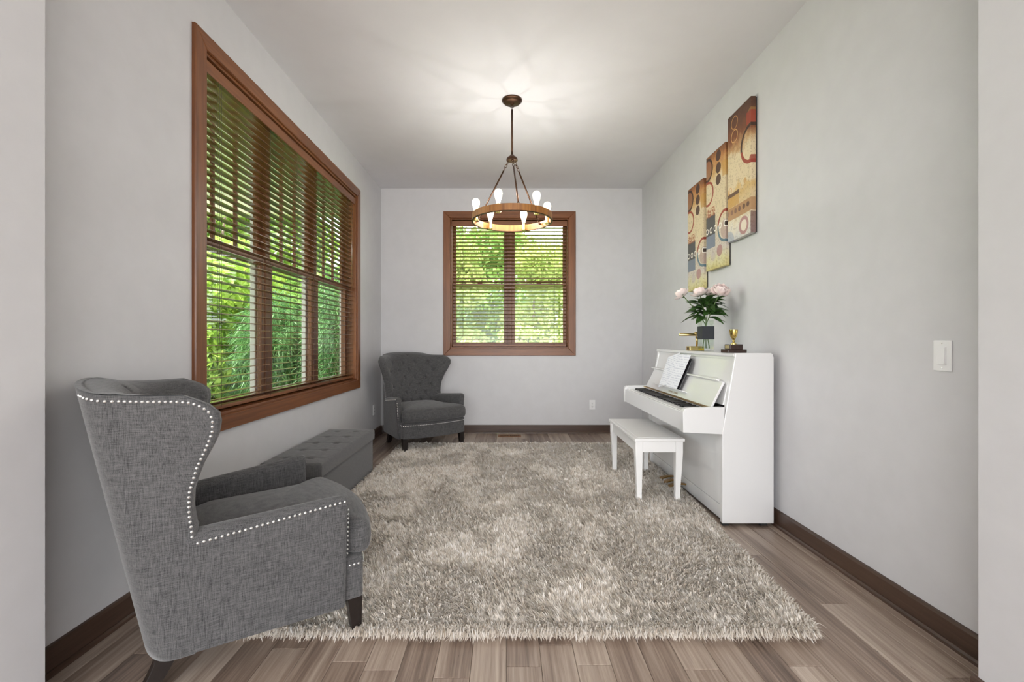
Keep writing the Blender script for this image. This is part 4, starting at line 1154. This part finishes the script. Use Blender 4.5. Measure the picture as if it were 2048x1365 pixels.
for i, (ya, yb, zb, zt, des, lab) in enumerate(((2.973, 3.286, 1.847, 2.751, d1, 'nearest and highest of three stepped abstract canvases, with large red-brown ring'),
                                               (3.325, 3.642, 1.690, 2.603, d2, 'middle of three stepped abstract canvases on the piano wall'),
                                               (3.698, 4.010, 1.567, 2.471, d2, 'farthest and lowest of three stepped abstract canvases, above the peonies'))):
    Wd, Ht = yb-ya, zt-zb
    o = tag(empty('canvas_print', (1.628, (ya+yb)/2, (zb+zt)/2)), lab, 'painting', 'stepped abstract canvases')
    MB().box(-.020, .014, -Wd/2, Wd/2, -Ht/2, Ht/2).obj('canvas', art_mat('print_%d' % i, Wd, Ht, des), o, bevel=.0025)
    fr = MB()
    for s in (-1, 1): fr.box(.014, .022, s*(Wd/2-.022)-.018, s*(Wd/2-.022)+.018, -Ht/2+.004, Ht/2-.004); fr.box(.014, .022, -Wd/2+.04, Wd/2-.04, s*(Ht/2-.022)-.018, s*(Ht/2-.022)+.018)
    fr.obj('stretcher_frame', 'leg', o)

# ------------------------------------------------------------------ switch, outlets, floor register
def wall_plate(name, label, cat, loc, rz, kind):
    o = tag(empty(name, loc, rz), label, cat, 'white wall plates')      # local: faces -Y, plate in XZ
    MB().box(-.036, .036, -.006, 0, -.0585, .0585).obj('plate', 'white_plastic', o, bevel=.003)
    if kind == 'switch':
        MB().box(-.0175, .0175, -.0075, -.005, -.0345, .0345).obj('surround', 'white_plastic', o, bevel=.0008)
        MB().prism([(-.0150+.0074, -.032), (-.0075, -.032), (-.0075, .032), (-.0105, .032), (-.0122, -.001), (-.0150, -.032)], -.0158, .0158, 'x').obj('rocker', 'white_plastic', o, bevel=.0006)
    else:
        for z in (.020, -.020):
            f = MB().lathe([(.0005, 0), (.0165, 0), (.0165, -.0018), (.0005, -.0018)], 20).xf(Matrix.Translation((0, -.0062, z)) @ Matrix.Rotation(PI/2, 4, 'X')).obj('socket_face', 'white_plastic', o, smooth=True, angle=30)
            s = MB().box(-.0075, -.0050, -.0092, -.0078, z-.001, z+.008).box(.0050, .0075, -.0092, -.0078, z-.001, z+.007).box(-.002, .002, -.0092, -.0078, z-.010, z-.006)
            s.obj('slots', 'dark_slot', f)
    sc_ = MB()
    for z in ((.047, -.047) if kind == 'switch' else (0,)):
        sc_.lathe([(.0003, 0), (.0028, 0), (.0028, .0006), (.0003, .001)], 10, (0, 0, 0)).xf(Matrix.Identity(4))
        sc_.v = [tuple(p) for p in sc_.v]
        break
    for z in ((.047, -.047) if kind == 'switch' else (0,)):
        MB().lathe([(.0003, .0008), (.0022, .0006), (.0028, 0)], 10).xf(Matrix.Translation((0, -.006, z)) @ Matrix.Rotation(PI/2, 4, 'X')).obj('screw', 'nail', o, smooth=True)
    return o
wall_plate('light_switch', 'white rocker light switch on the right wall', 'switch', (XR, 1.703, 1.073), -PI/2, 'switch')
wall_plate('wall_outlet', 'white outlet low on the end wall beside the piano', 'outlet', (1.040, YB, .345), 0, 'outlet')
wall_plate('wall_outlet', 'white outlet on left wall beside the corner armchair', 'outlet', (XL, 5.22, .328), PI/2, 'outlet')
vt = tag(empty('floor_register', (.025, 5.345, 0)), 'brown metal floor vent beneath the end wall window', 'floor vent')
fr = MB(); hx, hy = .135, .062
fr.box(-hx, hx, -hy, -hy+.022, 0, .005).box(-hx, hx, hy-.022, hy, 0, .005).box(-hx, -hx+.022, -hy+.022, hy-.022, 0, .005).box(hx-.022, hx, -hy+.022, hy-.022, 0, .005).box(-.006, .006, -hy+.022, hy-.022, 0, .005)
fr.obj('frame', 'vent', vt); box(-hx+.02, hx-.02, -hy+.02, hy-.02, .0003, .0008).obj('duct', 'dark_slot', vt)
sme = MB().box(-.0028, .0028, -.041, .041, .0008, .004).mesh('slat', 'vent')
for s in (-1, 1):
    for k in range(9): link('slat', sme, vt, loc=(s*(.016+.0115*k), 0, 0))
